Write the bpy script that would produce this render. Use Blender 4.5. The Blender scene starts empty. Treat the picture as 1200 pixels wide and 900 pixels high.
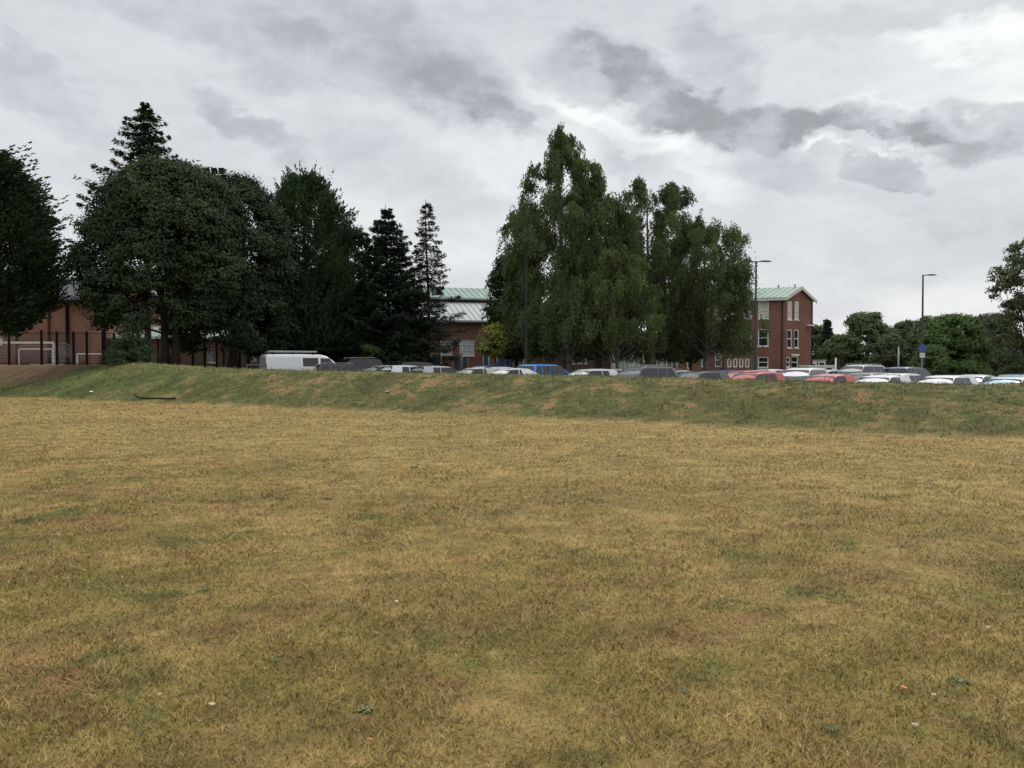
import bpy, math, random
import numpy as np
from mathutils import Vector

R = math.radians
C = bpy.context.scene.collection
S = bpy.context.scene
random.seed(7)
rng = np.random.default_rng(11)

# ------------------------------------------------------------------ camera
EYE = 1.6
PITCH = R(1.216)
FPX = 942.0
cd = bpy.data.cameras.new('camera')
cam = bpy.data.objects.new('camera', cd)
C.objects.link(cam)
cam.location = (0, 0, EYE)
cam.rotation_euler = (R(90) - PITCH, 0, 0)
cd.sensor_width = 36
cd.lens = 36 * FPX / 1200
cd.clip_start = 0.1
cd.clip_end = 9000
S.camera = cam

# ------------------------------------------------------------------ world
SUN_EL, SUN_AZ = R(48), R(35)          # azimuth from +Y towards +X
w = bpy.data.worlds.new('World')
S.world = w
w.use_nodes = True
WT = w.node_tree
for n in list(WT.nodes):
    WT.nodes.remove(n)

class NT:
    """tiny helper for writing node maths"""
    def __init__(s, t): s.t = t
    def new(s, k, **kw):
        n = s.t.nodes.new(k)
        for a, b in kw.items(): setattr(n, a, b)
        return n
    def put(s, sock, v):
        if hasattr(v, 'is_output') or isinstance(v, bpy.types.NodeSocket): s.t.links.new(v, sock)
        else: sock.default_value = v
    def m(s, op, a, b=0.0, c=None, clamp=False):
        n = s.new('ShaderNodeMath', operation=op, use_clamp=clamp)
        s.put(n.inputs[0], a); s.put(n.inputs[1], b)
        if c is not None: s.put(n.inputs[2], c)
        return n.outputs[0]
    def v(s, op, a, b=None, sc=None):
        n = s.new('ShaderNodeVectorMath', operation=op)
        s.put(n.inputs[0], a)
        if b is not None: s.put(n.inputs[1], b)
        if sc is not None: s.put(n.inputs['Scale'], sc)
        return n.outputs[0]
    def xyz(s, a, b, c):
        n = s.new('ShaderNodeCombineXYZ')
        for i, q in enumerate((a, b, c)): s.put(n.inputs[i], q)
        return n.outputs[0]
    def sep(s, a):
        n = s.new('ShaderNodeSeparateXYZ'); s.put(n.inputs[0], a)
        return n.outputs
    def noise(s, vec, scale, detail=4, rough=.55, dist=0.0, out=0, dim='3D'):
        n = s.new('ShaderNodeTexNoise', noise_dimensions=dim)
        s.put(n.inputs['Vector'], vec)
        n.inputs['Scale'].default_value = scale
        n.inputs['Detail'].default_value = detail
        n.inputs['Roughness'].default_value = rough
        n.inputs['Distortion'].default_value = dist
        return n.outputs[out]
    def ss(s, x, lo, hi, a=0.0, b=1.0):
        n = s.new('ShaderNodeMapRange', interpolation_type='SMOOTHSTEP')
        s.put(n.inputs[0], x)
        for i, q in enumerate((lo, hi, a, b)): s.put(n.inputs[i + 1], q)
        return n.outputs[0]
    def mix(s, f, a, b, mode='MIX'):
        n = s.new('ShaderNodeMix', data_type='RGBA', blend_type=mode)
        s.put(n.inputs[0], f)
        for i, q in ((6, a), (7, b)):
            if isinstance(q, tuple) and len(q) == 3: q = (*q, 1)
            s.put(n.inputs[i], q)
        return n.outputs[2]

def build_sky():
    N = NT(WT)
    out = N.new('ShaderNodeOutputWorld')
    bg = N.new('ShaderNodeBackground')
    WT.links.new(bg.outputs[0], out.inputs[0])
    bg.inputs[1].default_value = 0.1
    sky = N.new('ShaderNodeTexSky', sky_type='NISHITA')
    sky.sun_disc = False
    sky.sun_elevation = SUN_EL
    sky.sun_rotation = SUN_AZ
    sky.air_density = 1.2
    sky.dust_density = 2.0
    d = N.new('ShaderNodeTexCoord').outputs['Generated']
    d = N.v('NORMALIZE', d)
    x, y, z = N.sep(d)
    # a cloud deck: directions projected on a layer overhead
    zz = N.m('ADD', N.m('MAXIMUM', z, 0.0), 0.16)
    deck = N.xyz(N.m('DIVIDE', x, zz), N.m('DIVIDE', y, zz), 0.0)
    az = N.m('ARCTAN2', x, y)
    el = N.m('ARCSINE', z)
    warp = N.v('SUBTRACT', N.noise(deck, 2.1, 6, .6, out=1), (0.5, 0.5, 0.5))
    warp2 = N.v('SUBTRACT', N.noise(N.xyz(az, N.m('MULTIPLY', el, 1.6), 0.0), 9.0, 6, .62, out=1), (0.5, 0.5, 0.5))
    dx, dy, _ = N.sep(warp)
    ex, ey, _ = N.sep(warp2)
    azw = N.m('ADD', N.m('ADD', az, N.m('MULTIPLY', dx, .07)), N.m('MULTIPLY', ex, .13))
    elw = N.m('ADD', N.m('ADD', el, N.m('MULTIPLY', dy, .04)), N.m('MULTIPLY', ey, .11))
    def spot(px, py, rx, ry, rot, soft=1.0):
        """an elongated cloud or gap round a sky direction"""
        tx = (px - 600) / FPX; tz = (450 - py) / FPX
        cp, sp = math.cos(PITCH), math.sin(PITCH)
        v = Vector((tx, cp + tz * sp, -sp + tz * cp)).normalized()
        a0, e0 = math.atan2(v.x, v.y), math.asin(v.z)
        cr, sr = math.cos(R(rot)), math.sin(R(rot))
        da = N.m('SUBTRACT', azw, a0); de = N.m('SUBTRACT', elw, e0)
        u = N.m('ADD', N.m('MULTIPLY', da, cr), N.m('MULTIPLY', de, sr))
        q = N.m('SUBTRACT', N.m('MULTIPLY', de, cr), N.m('MULTIPLY', da, sr))
        u = N.m('DIVIDE', u, rx / FPX); q = N.m('DIVIDE', q, ry / FPX)
        r2 = N.m('ADD', N.m('MULTIPLY', u, u), N.m('MULTIPLY', q, q))
        return N.ss(r2, 1.0 + soft, max(0.0, 1.0 - soft))
    # mottled base of the overcast
    n1 = N.noise(deck, 0.6, 5, .5, .3)
    st = N.v('MULTIPLY', deck, (1.0, .55, 1.0))
    n2 = N.noise(N.v('ADD', st, (5.2, 1.7, 0)), 1.3, 5, .5, .2)
    base = N.m('ADD', N.ss(n1, .30, .72, -.055, .075), N.ss(n2, .34, .70, -.06, .05))
    lum = N.m('ADD', base, 0.655)
    # brighter towards the zenith, as overcast skies are
    
    spots = [
        # px, py, rx, ry, rotation, softness, change
        (450, 55, 170, 45, -22, .9, -.15), (540, 120, 85, 30, -30, .9, -.09), (250, 30, 160, 36, -14, .9, -.12),
        (290, 145, 66, 19, -25, .8, -.16), (55, 105, 75, 22, -20, .9, -.11), (585, 145, 55, 16, -25, .8, -.13),
        (700, 85, 75, 27, -5, .8, -.14), (840, 80, 60, 42, -40, .6, -.15), (770, 110, 90, 22, -25, .6, -.16),
        (880, 140, 115, 24, -12, .55, -.20), (1010, 150, 85, 24, -8, .5, -.21), (1130, 158, 70, 30, -12, .45, -.22),
        (1045, 200, 42, 14, -25, .5, -.15), (900, 195, 85, 22, -12, .8, -.10), (735, 175, 52, 26, -20, .8, -.11),
        (1050, 20, 190, 18, -6, .8, -.08), (470, 195, 110, 32, -22, .9, -.07), (20, 45, 20, 12, -40, .7, -.07),
        (1100, 235, 120, 18, -10, .9, -.05), (640, 20, 200, 26, 0, 1, -.04),
        # bright breaks
        (1125, 43, 60, 13, -4, .8, .28), (1185, 60, 30, 28, 0, .9, .14), (730, 148, 110, 13, -18, .7, .26),
        (820, 205, 60, 18, -40, .8, .20), (1000, 172, 75, 9, -8, .7, .42), (955, 165, 22, 12, 0, .7, .30),
        (1075, 135, 70, 11, -18, .8, .28), (1190, 140, 40, 20, -40, .8, .24), (590, 190, 60, 26, -25, .9, .12),
        (430, 110, 130, 18, -20, .9, .07), (650, 115, 70, 13, -12, .9, .12), (1090, 95, 120, 22, -6, .9, .07),
        (230, 90, 150, 20, -15, .9, .05), (290, 190, 30, 10, 0, .9, .07),
    ]
    rag = N.noise(N.v('ADD', N.xyz(az, N.m('MULTIPLY', el, 1.7), 0.0), (3.1, 0, 0)), 16.0, 6, .62, .3)
    ragm = N.ss(rag, .26, .64, .5, 1.15)
    for px, py, rx, ry, rot, soft, amt in spots:
        k = N.m('MULTIPLY', spot(px, py, rx, ry, rot, soft), amt * (.95 if amt < 0 else .42))
        k = N.m('MULTIPLY', k, ragm)
        lum = N.m('ADD', lum, k)
    fine = N.noise(N.xyz(az, N.m('MULTIPLY', el, 2.2), 0.0), 26.0, 5, .6)
    lum = N.m('ADD', lum, N.ss(fine, .3, .7, -.018, .018))
    lum = N.m('SMOOTH_MAX', lum, .31, .10)
    lum = N.m('MINIMUM', lum, 1.1)
    lum = N.m('MULTIPLY', lum, N.ss(el, .44, 1.5, 1.0, 2.3))
    # grey cloud is faintly blue in its dark parts, neutral in the breaks
    tint = N.mix(N.ss(lum, .45, .8), (0.962, 0.99, 1.055), (0.98, 1.0, 1.01))
    col = N.v('SCALE', tint, sc=N.m('MULTIPLY', lum, 10.0))
    fin = N.mix(0.03, col, sky.outputs[0])
    # below the horizon: dull ground bounce
    fin = N.mix(N.ss(z, -.03, -.005, 1.0, 0.0), fin, (1.6, 1.3, .8))
    WT.links.new(fin, bg.inputs[0])
build_sky()

sd = bpy.data.lights.new('sun', 'SUN')
sd.energy = 1.2
sd.angle = R(14)
sd.color = (1.0, .96, .9)
sun = bpy.data.objects.new('sun', sd)
C.objects.link(sun)
sv = Vector((math.sin(SUN_AZ) * math.cos(SUN_EL), math.cos(SUN_AZ) * math.cos(SUN_EL), math.sin(SUN_EL)))
sun.rotation_euler = sv.to_track_quat('Z', 'Y').to_euler()

S.view_settings.view_transform = 'Standard'
S.view_settings.look = 'None'
S.view_settings.exposure = 0.24
S.view_settings.gamma = 1.0
S.cycles.max_bounces = 5
S.cycles.diffuse_bounces = 3
S.cycles.glossy_bounces = 3
S.cycles.transmission_bounces = 3
S.cycles.transparent_max_bounces = 4
S.cycles.caustics_reflective = False
S.cycles.caustics_refractive = False
S.cycles.sample_clamp_indirect = 4

# ------------------------------------------------------------------ helpers
def ray(px, py):
    a = (px - 600) / FPX; b = (450 - py) / FPX
    cp, sp = math.cos(PITCH), math.sin(PITCH)
    return Vector((a, cp + b * sp, -sp + b * cp))
def at(px, py, D):
    """point seen at photo pixel px,py at depth y = D"""
    v = ray(px, py)
    return Vector((0, 0, EYE)) + v * (D / v.y)
def X(px, D): return at(px, 430, D).x
def Z(py, D): return at(600, py, D).z

U = np.array([0.844, -0.537]); NN = np.array([0.537, 0.844])
def st(x, y):
    return x * U[0] + (y - 25.8) * U[1], x * NN[0] + (y - 25.8) * NN[1]
def D_of(px, s):
    """depth where the column px crosses the line at distance s behind the foot of the bank"""
    tx = (px - 600) / FPX
    return (s + 25.8 * .844) / (.844 + .537 * tx)
def smooth(x, a, b):
    q = np.clip((x - a) / (b - a), 0, 1)
    return q * q * (3 - 2 * q)
_ph = rng.uniform(0, 6.28, 40)
def wob(x, y, sc, k=0):
    """cheap smooth noise in -1..1"""
    r = 0
    for i in range(5):
        a = _ph[(k + i) % 40] * 3
        f = sc * (1 + i * .63)
        r = r + np.sin((x * np.cos(a) + y * np.sin(a)) * f + _ph[(k + i * 3 + 1) % 40]) / (1 + i * .5)
    return r / 2.6
def level(x, y):
    t, s = st(x, y)
    g = np.interp(x, [-90, -30, -24, -20, -16, -11, 5, 20, 60], [1.75, 1.62, 1.5, 1.15, .5, .28, -.05, -.31, -.44])
    return g + .012 * np.clip(s - 17, 0, 30)
def height(x, y):
    x = np.asarray(x, float); y = np.asarray(y, float)
    t, s = st(x, y)
    hb = np.clip(1.25 - .0095 * t, 0.8, 1.50) + .035 * wob(t, s * 0, .35, 4)
    nose = smooth(t, -43, -28.5)
    s2 = s + .25 * wob(x, y, .22, 9) + 1.1 * smooth(t, 0, 15)
    f = smooth(s2, -.25, 4.3) ** .85
    b = smooth(s2, 5.2, 8.3)
    z = hb * f * (1 - b) * nose
    z = z + level(x, y) * smooth(s2, 4.0, 8.3)
    z = z + .025 * wob(x, y, .5, 2) * smooth(s, 14, 6) + .05 * wob(x, y, 1.1, 6) * f * (1 - b)
    z = z + .18 * smooth(-x, 24, 30) * smooth(s, 4, 8) * (.6 + .4 * wob(x, y, .4, 12))
    return z
def gz(x, y): return float(height(x, y))

def tag(o, label=None, cat=None, group=None, kind=None):
    if label: o['label'] = label
    if cat: o['category'] = cat
    if group: o['group'] = group
    if kind: o['kind'] = kind
    return o
def empty(name, loc, rz=0.0, label=None, cat=None, group=None):
    o = bpy.data.objects.new(name, None)
    C.objects.link(o)
    o.location = loc; o.rotation_euler = (0, 0, rz)
    o.empty_display_size = .3
    return tag(o, label, cat, group)
def link(name, me, parent=None):
    o = bpy.data.objects.new(name, me)
    C.objects.link(o)
    if parent: o.parent = parent
    return o

class MB:
    def __init__(s): s.v = []; s.f = []; s.uv = None
    def quad(s, a, b, c, d):
        n = len(s.v); s.v += [tuple(a), tuple(b), tuple(c), tuple(d)]; s.f.append((n, n + 1, n + 2, n + 3)); return s
    def poly(s, pts):
        n = len(s.v); s.v += [tuple(p) for p in pts]; s.f.append(tuple(range(n, n + len(pts)))); return s
    def box(s, x0, x1, y0, y1, z0, z1):
        n = len(s.v)
        s.v += [(x, y, z) for z in (z0, z1) for y in (y0, y1) for x in (x0, x1)]
        s.f += [tuple(n + i for i in q) for q in ((0, 2, 3, 1), (4, 5, 7, 6), (0, 1, 5, 4), (2, 6, 7, 3), (0, 4, 6, 2), (1, 3, 7, 5))]
        return s
    def obox(s, o, u, v, wv):
        """box from corner o with edge vectors u, v, wv"""
        o, u, v, wv = map(Vector, (o, u, v, wv)); n = len(s.v)
        for c in (0, 1):
            for b in (0, 1):
                for a in (0, 1): s.v.append(tuple(o + u * a + v * b + wv * c))
        s.f += [tuple(n + i for i in q) for q in ((0, 2, 3, 1), (4, 5, 7, 6), (0, 1, 5, 4), (2, 6, 7, 3), (0, 4, 6, 2), (1, 3, 7, 5))]
        return s
    def tube(s, pts, rad, k=8, cap=True):
        pts = [Vector(p) for p in pts]
        if not isinstance(rad, (list, tuple)): rad = [rad] * len(pts)
        n = len(s.v)
        for i, p in enumerate(pts):
            d = (pts[min(i + 1, len(pts) - 1)] - pts[max(i - 1, 0)]).normalized()
            a = d.cross(Vector((0, 0, 1)) if abs(d.z) < .9 else Vector((1, 0, 0))).normalized()
            b = d.cross(a)
            for j in range(k):
                q = 2 * math.pi * j / k
                s.v.append(tuple(p + (a * math.cos(q) + b * math.sin(q)) * rad[i]))
        for i in range(len(pts) - 1):
            for j in range(k):
                j2 = (j + 1) % k
                s.f.append((n + i * k + j, n + i * k + j2, n + (i + 1) * k + j2, n + (i + 1) * k + j))
        if cap:
            s.f.append(tuple(n + j for j in range(k))[::-1])
            s.f.append(tuple(n + (len(pts) - 1) * k + j for j in range(k)))
        return s
    def disc(s, c, r, ax, k=18):
        c = Vector(c); ax = Vector(ax).normalized()
        a = ax.cross(Vector((0, 0, 1)) if abs(ax.z) < .9 else Vector((1, 0, 0))).normalized(); b = ax.cross(a)
        return s.poly([c + (a * math.cos(2 * math.pi * j / k) + b * math.sin(2 * math.pi * j / k)) * r for j in range(k)])
    def build(s, name, m, parent=None, smooth_=False, bevel=0):
        me = bpy.data.meshes.new(name)
        me.from_pydata(s.v, [], s.f)
        me.materials.append(m)
        if 'brick' in m.name:
            ul = me.uv_layers.new(name='UVMap')
            for l in me.loops:
                p = s.v[l.vertex_index]; ul.data[l.index].uv = (p[0] + p[1], p[2])
        if smooth_:
            me.polygons.foreach_set('use_smooth', [True] * len(me.polygons))
        me.update()
        o = link(name, me, parent)
        if bevel:
            md = o.modifiers.new('b', 'BEVEL'); md.width = bevel; md.segments = 2; md.limit_method = 'ANGLE'; md.angle_limit = R(35)
        return o

def np_mesh(name, verts, k, m, parent=None, smooth_=False):
    """mesh of separate k-gons from an (n,k,3) array"""
    n = len(verts)
    me = bpy.data.meshes.new(name)
    me.vertices.add(n * k); me.vertices.foreach_set('co', np.ascontiguousarray(verts, np.float32).ravel())
    me.loops.add(n * k); me.loops.foreach_set('vertex_index', np.arange(n * k, dtype=np.int32))
    me.polygons.add(n)
    me.polygons.foreach_set('loop_start', np.arange(0, n * k, k, dtype=np.int32))
    me.polygons.foreach_set('loop_total', np.full(n, k, np.int32))
    me.materials.append(m)
    me.update(calc_edges=True)
    return link(name, me, parent)

# ------------------------------------------------------------------ materials
MATS = {}
def mat(name, col, rough=.6, metal=0.0, spec=.5, noise=0.0, nscale=3.0, bump=0.0, bscale=20.0, coat=0.0, coord='Object'):
    if name in MATS: return MATS[name]
    m = bpy.data.materials.new(name); m.use_nodes = True
    N = NT(m.node_tree)
    b = m.node_tree.nodes['Principled BSDF']
    b.inputs['Roughness'].default_value = rough
    b.inputs['Metallic'].default_value = metal
    b.inputs['Specular IOR Level'].default_value = spec
    b.inputs['Coat Weight'].default_value = coat
    P = N.new('ShaderNodeTexCoord').outputs[coord]
    if noise:
        n = N.noise(P, nscale, 5, .6)
        c = N.mix(N.ss(n, .25, .75), tuple(q * (1 - noise) for q in col), tuple(min(1, q * (1 + noise)) for q in col))
        m.node_tree.links.new(c, b.inputs['Base Color'])
    else:
        b.inputs['Base Color'].default_value = (*col, 1)
    if bump:
        bn = N.new('ShaderNodeBump'); bn.inputs['Strength'].default_value = bump; bn.inputs['Distance'].default_value = .02
        m.node_tree.links.new(N.noise(P, bscale, 4, .6), bn.inputs['Height'])
        m.node_tree.links.new(bn.outputs[0], b.inputs['Normal'])
    MATS[name] = m
    return m

def brick_mat(name, c1, c2, mortar):
    m = bpy.data.materials.new(name); m.use_nodes = True
    N = NT(m.node_tree); b = m.node_tree.nodes['Principled BSDF']
    b.inputs['Roughness'].default_value = .85; b.inputs['Specular IOR Level'].default_value = .2
    uv = N.new('ShaderNodeTexCoord').outputs['UV']
    br = N.new('ShaderNodeTexBrick')
    m.node_tree.links.new(uv, br.inputs['Vector'])
    br.inputs['Color1'].default_value = (*c1, 1); br.inputs['Color2'].default_value = (*c2, 1); br.inputs['Mortar'].default_value = (*mortar, 1)
    br.inputs['Scale'].default_value = 1; br.inputs['Mortar Size'].default_value = .008
    br.inputs['Brick Width'].default_value = .225; br.inputs['Row Height'].default_value = .075
    n = N.noise(uv, .6, 5, .6); n2 = N.noise(N.v('MULTIPLY', uv, (1.0, 5.0, 1.0)), .9, 4, .6)
    c = N.mix(N.ss(n, .3, .7), br.outputs[0], N.mix(1.0, br.outputs[0], (.82, .80, .80), 'MULTIPLY'))
    c = N.mix(N.ss(n2, .55, .8, 0, .35), c, (c1[0] * .75, c1[1] * .9, c1[2] * .9))
    m.node_tree.links.new(c, b.inputs['Base Color'])
    MATS[name] = m
    return m

def leaf_mat(name, c, var=.35, trans=.25, c2=None, rough=.6):
    m = bpy.data.materials.new(name); m.use_nodes = True
    N = NT(m.node_tree); b = m.node_tree.nodes['Principled BSDF']; o = m.node_tree.nodes['Material Output']
    b.inputs['Roughness'].default_value = .75; b.inputs['Specular IOR Level'].default_value = .12
    g = N.new('ShaderNodeNewGeometry')
    rnd = g.outputs['Random Per Island']
    P = N.new('ShaderNodeTexCoord').outputs['Object']
    lo = tuple(q * (1 - var) for q in c); hi = tuple(q * (1 + var) for q in (c2 or c))
    f = N.m('ADD', N.m('MULTIPLY', rnd, .45), N.ss(N.noise(P, .7, 4, .6), .3, .7, 0, .55))
    col = N.mix(f, lo, hi)
    m.node_tree.links.new(col, b.inputs['Base Color'])
    t = N.new('ShaderNodeBsdfTranslucent')
    m.node_tree.links.new(N.mix(1.0, col, (1.1, 1.25, .6), 'MULTIPLY'), t.inputs[0])
    mx = N.new('ShaderNodeMixShader'); mx.inputs[0].default_value = trans
    m.node_tree.links.new(b.outputs[0], mx.inputs[1]); m.node_tree.links.new(t.outputs[0], mx.inputs[2])
    m.node_tree.links.new(mx.outputs[0], o.inputs[0])
    MATS[name] = m
    return m

# turf colour as one node group: world position -> colour, shared by the soil sheet and the blades
def turf_group():
    g = bpy.data.node_groups.new('turf', 'ShaderNodeTree')
    g.interface.new_socket('Color', in_out='OUTPUT', socket_type='NodeSocketColor')
    g.interface.new_socket('Bank', in_out='OUTPUT', socket_type='NodeSocketFloat')
    N = NT(g)
    go = N.new('NodeGroupOutput')
    P = N.new('ShaderNodeNewGeometry').outputs['Position']
    x, y, z = N.sep(P)
    yy = N.m('SUBTRACT', y, 25.8)
    s = N.m('ADD', N.m('MULTIPLY', x, .537), N.m('MULTIPLY', yy, .844))
    t = N.m('ADD', N.m('MULTIPLY', x, .844), N.m('MULTIPLY', yy, -.537))
    P2 = N.xyz(x, y, 0.0)
    big = N.noise(P2, .16, 4, .55, .4)
    mid = N.noise(N.v('ADD', P2, (31, 7, 0)), .75, 7, .66, .3)
    mid2 = N.noise(N.v('ADD', P2, (-11, 17, 0)), 1.25, 6, .62, .2)
    fine = N.noise(P2, 7.0, 5, .65)
    fine2 = N.noise(N.v('ADD', P2, (3, 57, 0)), 24.0, 3, .6)
    straw = (.345, .236, .088); pale = (.51, .38, .175); olive = (.215, .172, .050); green = (.105, .128, .034); russet = (.29, .168, .076)
    c = N.mix(N.ss(mid, .34, .66), straw, olive)
    # nearer part of the pitch is less parched than the strip under the bank
    near = N.ss(N.m('ADD', s, N.m('MULTIPLY', big, 9.0)), -14.0, -3.5)
    c = N.mix(N.m('MULTIPLY', near, .62), c, (.425, .300, .122))
    c = N.mix(N.m('MULTIPLY', N.ss(mid2, .52, .70), N.m('SUBTRACT', 1.0, N.m('MULTIPLY', near, .75))), c, russet)
    gm = N.m('MULTIPLY', N.ss(N.noise(N.v('ADD', P2, (91, -7, 0)), 1.05, 6, .68, .4), .53, .68), N.m('SUBTRACT', 1.0, N.m('MULTIPLY', near, .72)))
    c = N.mix(N.m('MULTIPLY', gm, .8), c, green)
    c = N.mix(N.ss(fine, .56, .80, 0, .6), c, pale)
    c = N.mix(N.ss(fine, .46, .24, 0, .4), c, (.18, .118, .036))
    c = N.mix(N.ss(fine2, .6, .8, 0, .35), c, pale)
    mot = N.noise(N.v('ADD', P2, (13, -5, 0)), 2.6, 6, .7, .5)
    c = N.v('SCALE', c, sc=N.ss(mot, .3, .7, .70, 1.26))
    mot2 = N.noise(N.v('ADD', N.v('MULTIPLY', P2, (.55, 1.0, 1.0)), (3, -25, 0)), .42, 5, .6, .6)
    c = N.v('SCALE', c, sc=N.ss(mot2, .34, .66, .86, 1.10))
    # thin pale lines of old pitch markings running along the pitch
    # bank: greener with dry scars
    bn = N.noise(N.v('ADD', P2, (9, 3, 0)), .42, 6, .62, .5)
    bf = N.noise(N.v('MULTIPLY', N.xyz(t, N.m('MULTIPLY', s, 1.4), z), (1, 1, 1)), 1.9, 6, .68, .4)
    left = N.ss(t, -26.0, -10.0, .5, 0.0)
    bg_ = N.mix(N.ss(bf, .34, .68), (.070, .090, .030), (.170, .155, .060))
    bg_ = N.mix(left, bg_, (.075, .122, .038))
    bg_ = N.v('SCALE', bg_, sc=N.ss(bn, .34, .62, .72, 1.2))
    scar = N.m('MULTIPLY', N.ss(N.m('ADD', bn, N.m('MULTIPLY', N.m('SUBTRACT', bf, .5), .7)), .53, .66), N.ss(t, -30.0, -12.0, .25, .95))
    scar = N.m('MULTIPLY', scar, N.ss(s, .0, 1.2, .45, 1.0))
    bg_ = N.mix(scar, bg_, (.30, .19, .095))
    bg_ = N.mix(N.ss(fine, .55, .8, 0, .45), bg_, (.30, .26, .12))
    crest = N.m('MULTIPLY', N.ss(s, 3.2, 4.4), N.ss(s, 6.5, 5.0))
    bg_ = N.mix(N.m('MULTIPLY', crest, .4), bg_, (.19, .19, .065))
    sh = N.m('ADD', s, N.ss(t, 0.0, 15.0, 0.0, 1.1))
    edge = N.m('ADD', sh, N.m('MULTIPLY', N.m('SUBTRACT', mid, .5), 1.6))
    bank = N.ss(edge, -.6, .5)
    c = N.mix(bank, c, bg_)
    # bare brown mound at the left, behind the end of the bank
    mound = N.m('MULTIPLY', N.ss(N.m('ADD', s, N.m('MULTIPLY', N.m('SUBTRACT', mid, .5), 2.5)), 4.6, 6.2), N.ss(N.m('ADD', x, N.m('MULTIPLY', mid2, 2.0)), -26.0, -28.5))
    c = N.mix(mound, c, N.mix(N.ss(mid2, .3, .7), (.17, .10, .065), (.30, .20, .11)))
    g.links.new(c, go.inputs[0]); g.links.new(bank, go.inputs[1])
    return g
TURF = turf_group()
def turf_mat(name, blade):
    m = bpy.data.materials.new(name); m.use_nodes = True
    N = NT(m.node_tree); b = m.node_tree.nodes['Principled BSDF']
    b.inputs['Roughness'].default_value = .9; b.inputs['Specular IOR Level'].default_value = .1
    gn = N.new('ShaderNodeGroup'); gn.node_tree = TURF
    c = gn.outputs[0]
    if blade:
        rnd = N.new('ShaderNodeNewGeometry').outputs['Random Per Island']
        f = N.m('MULTIPLY_ADD', rnd, .7, .70)
        c = N.v('SCALE', c, sc=f)
        c = N.mix(N.ss(rnd, .80, .99, 0, .5), c, (.53, .42, .235))
        r2 = N.m('FRACT', N.m('MULTIPLY', rnd, 17.3))
        c = N.mix(N.m('MULTIPLY', N.ss(r2, .78, 1.0, 0, .3), N.m('SUBTRACT', 1.0, gn.outputs[1])), c, (.10, .14, .035))
    else:
        P = N.new('ShaderNodeNewGeometry').outputs['Position']
        c = N.mix(N.ss(N.noise(P, 46.0, 4, .7), .35, .7, .0, .5), c, (.10, .075, .035))
        bn = N.new('ShaderNodeBump'); bn.inputs['Strength'].default_value = .8; bn.inputs['Distance'].default_value = .03
        h = N.m('ADD', N.noise(P, 14.0, 5, .7), N.m('MULTIPLY', N.noise(P, 60.0, 3, .7), .5))
        m.node_tree.links.new(h, bn.inputs['Height']); m.node_tree.links.new(bn.outputs[0], b.inputs['Normal'])
    if blade:
        # short blades scatter light like the sward they stand in
        gn_ = N.new('ShaderNodeNewGeometry').outputs['Normal']
        nn_ = N.v('NORMALIZE', N.v('ADD', N.v('SCALE', gn_, sc=.45), (0, 0, 1)))
        m.node_tree.links.new(nn_, b.inputs['Normal'])
    m.node_tree.links.new(c, b.inputs['Base Color'])
    return m
M_SOIL = turf_mat('turf_soil', False)
M_BLADE = turf_mat('grass_blade', True)
M_BRICK = brick_mat('red_brick', (.25, .105, .08), (.21, .085, .066), (.25, .2, .16))
M_BRICK2 = brick_mat('orange_brick', (.32, .145, .10), (.27, .118, .085), (.28, .22, .17))
M_BRICK3 = brick_mat('brown_brick', (.185, .112, .08), (.155, .092, .066), (.22, .18, .14))
M_WHITE = mat('white_paint', (.78, .78, .76), .45, noise=.06)
M_OFF = mat('cream_render', (.55, .53, .46), .8, noise=.1)
M_COPPER = mat('green_copper', (.23, .32, .275), .6, noise=.16, nscale=.8)
M_RIB = mat('grey_sheet_roof', (.40, .42, .42), .45, noise=.1, nscale=.6)
M_SLATE = mat('dark_roof_tiles', (.055, .058, .065), .7, noise=.2, nscale=2, bump=.4, bscale=12)
M_BLACK = mat('black_metal', (.008, .008, .009), .7, spec=.12)
M_DKGREY = mat('dark_grey_metal', (.022, .023, .025), .65, noise=.15, spec=.25)
M_GREY = mat('grey_metal', (.32, .33, .34), .5, noise=.1)
M_GLASS = mat('window_glass', (.018, .022, .026), .06, spec=.8)
M_CGLASS = mat('car_glass', (.012, .014, .018), .05, spec=.7)
M_PALE = mat('pale_reflection_curtain', (.52, .52, .50), .5, noise=.12, nscale=2)  # pale panes: window reflections painted as flat colour, together with curtains
M_BARK = mat('dark_bark', (.045, .036, .028), .9, noise=.3, nscale=4, bump=.8, bscale=9)
M_BIRCHBARK = mat('birch_bark', (.11, .105, .09), .85, noise=.55, nscale=2.2, bump=.5)
M_ASPHALT = mat('asphalt', (.055, .055, .056), .85, noise=.2, nscale=1.5, bump=.3, bscale=60)
M_TYRE = mat('tyre_rubber', (.02, .02, .02), .85)
M_RIM = mat('wheel_alloy', (.4, .41, .42), .35, metal=.7)
M_TRIM = mat('black_plastic', (.018, .018, .02), .6)
M_LAMPR = mat('red_lens', (.35, .012, .012), .2)
M_LAMPW = mat('clear_lens', (.6, .6, .62), .12)
M_PLATE = mat('number_plate', (.7, .65, .25), .5)
M_BLUE = mat('blue_panel', (.03, .12, .30), .5, noise=.15)
M_TEAL = mat('teal_panel', (.02, .09, .10), .5, noise=.15)
M_SIGNB = mat('sign_blue', (.06, .09, .38), .4)
M_LAMPGREY = mat('lamp_lens', (.25, .26, .27), .3)

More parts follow.
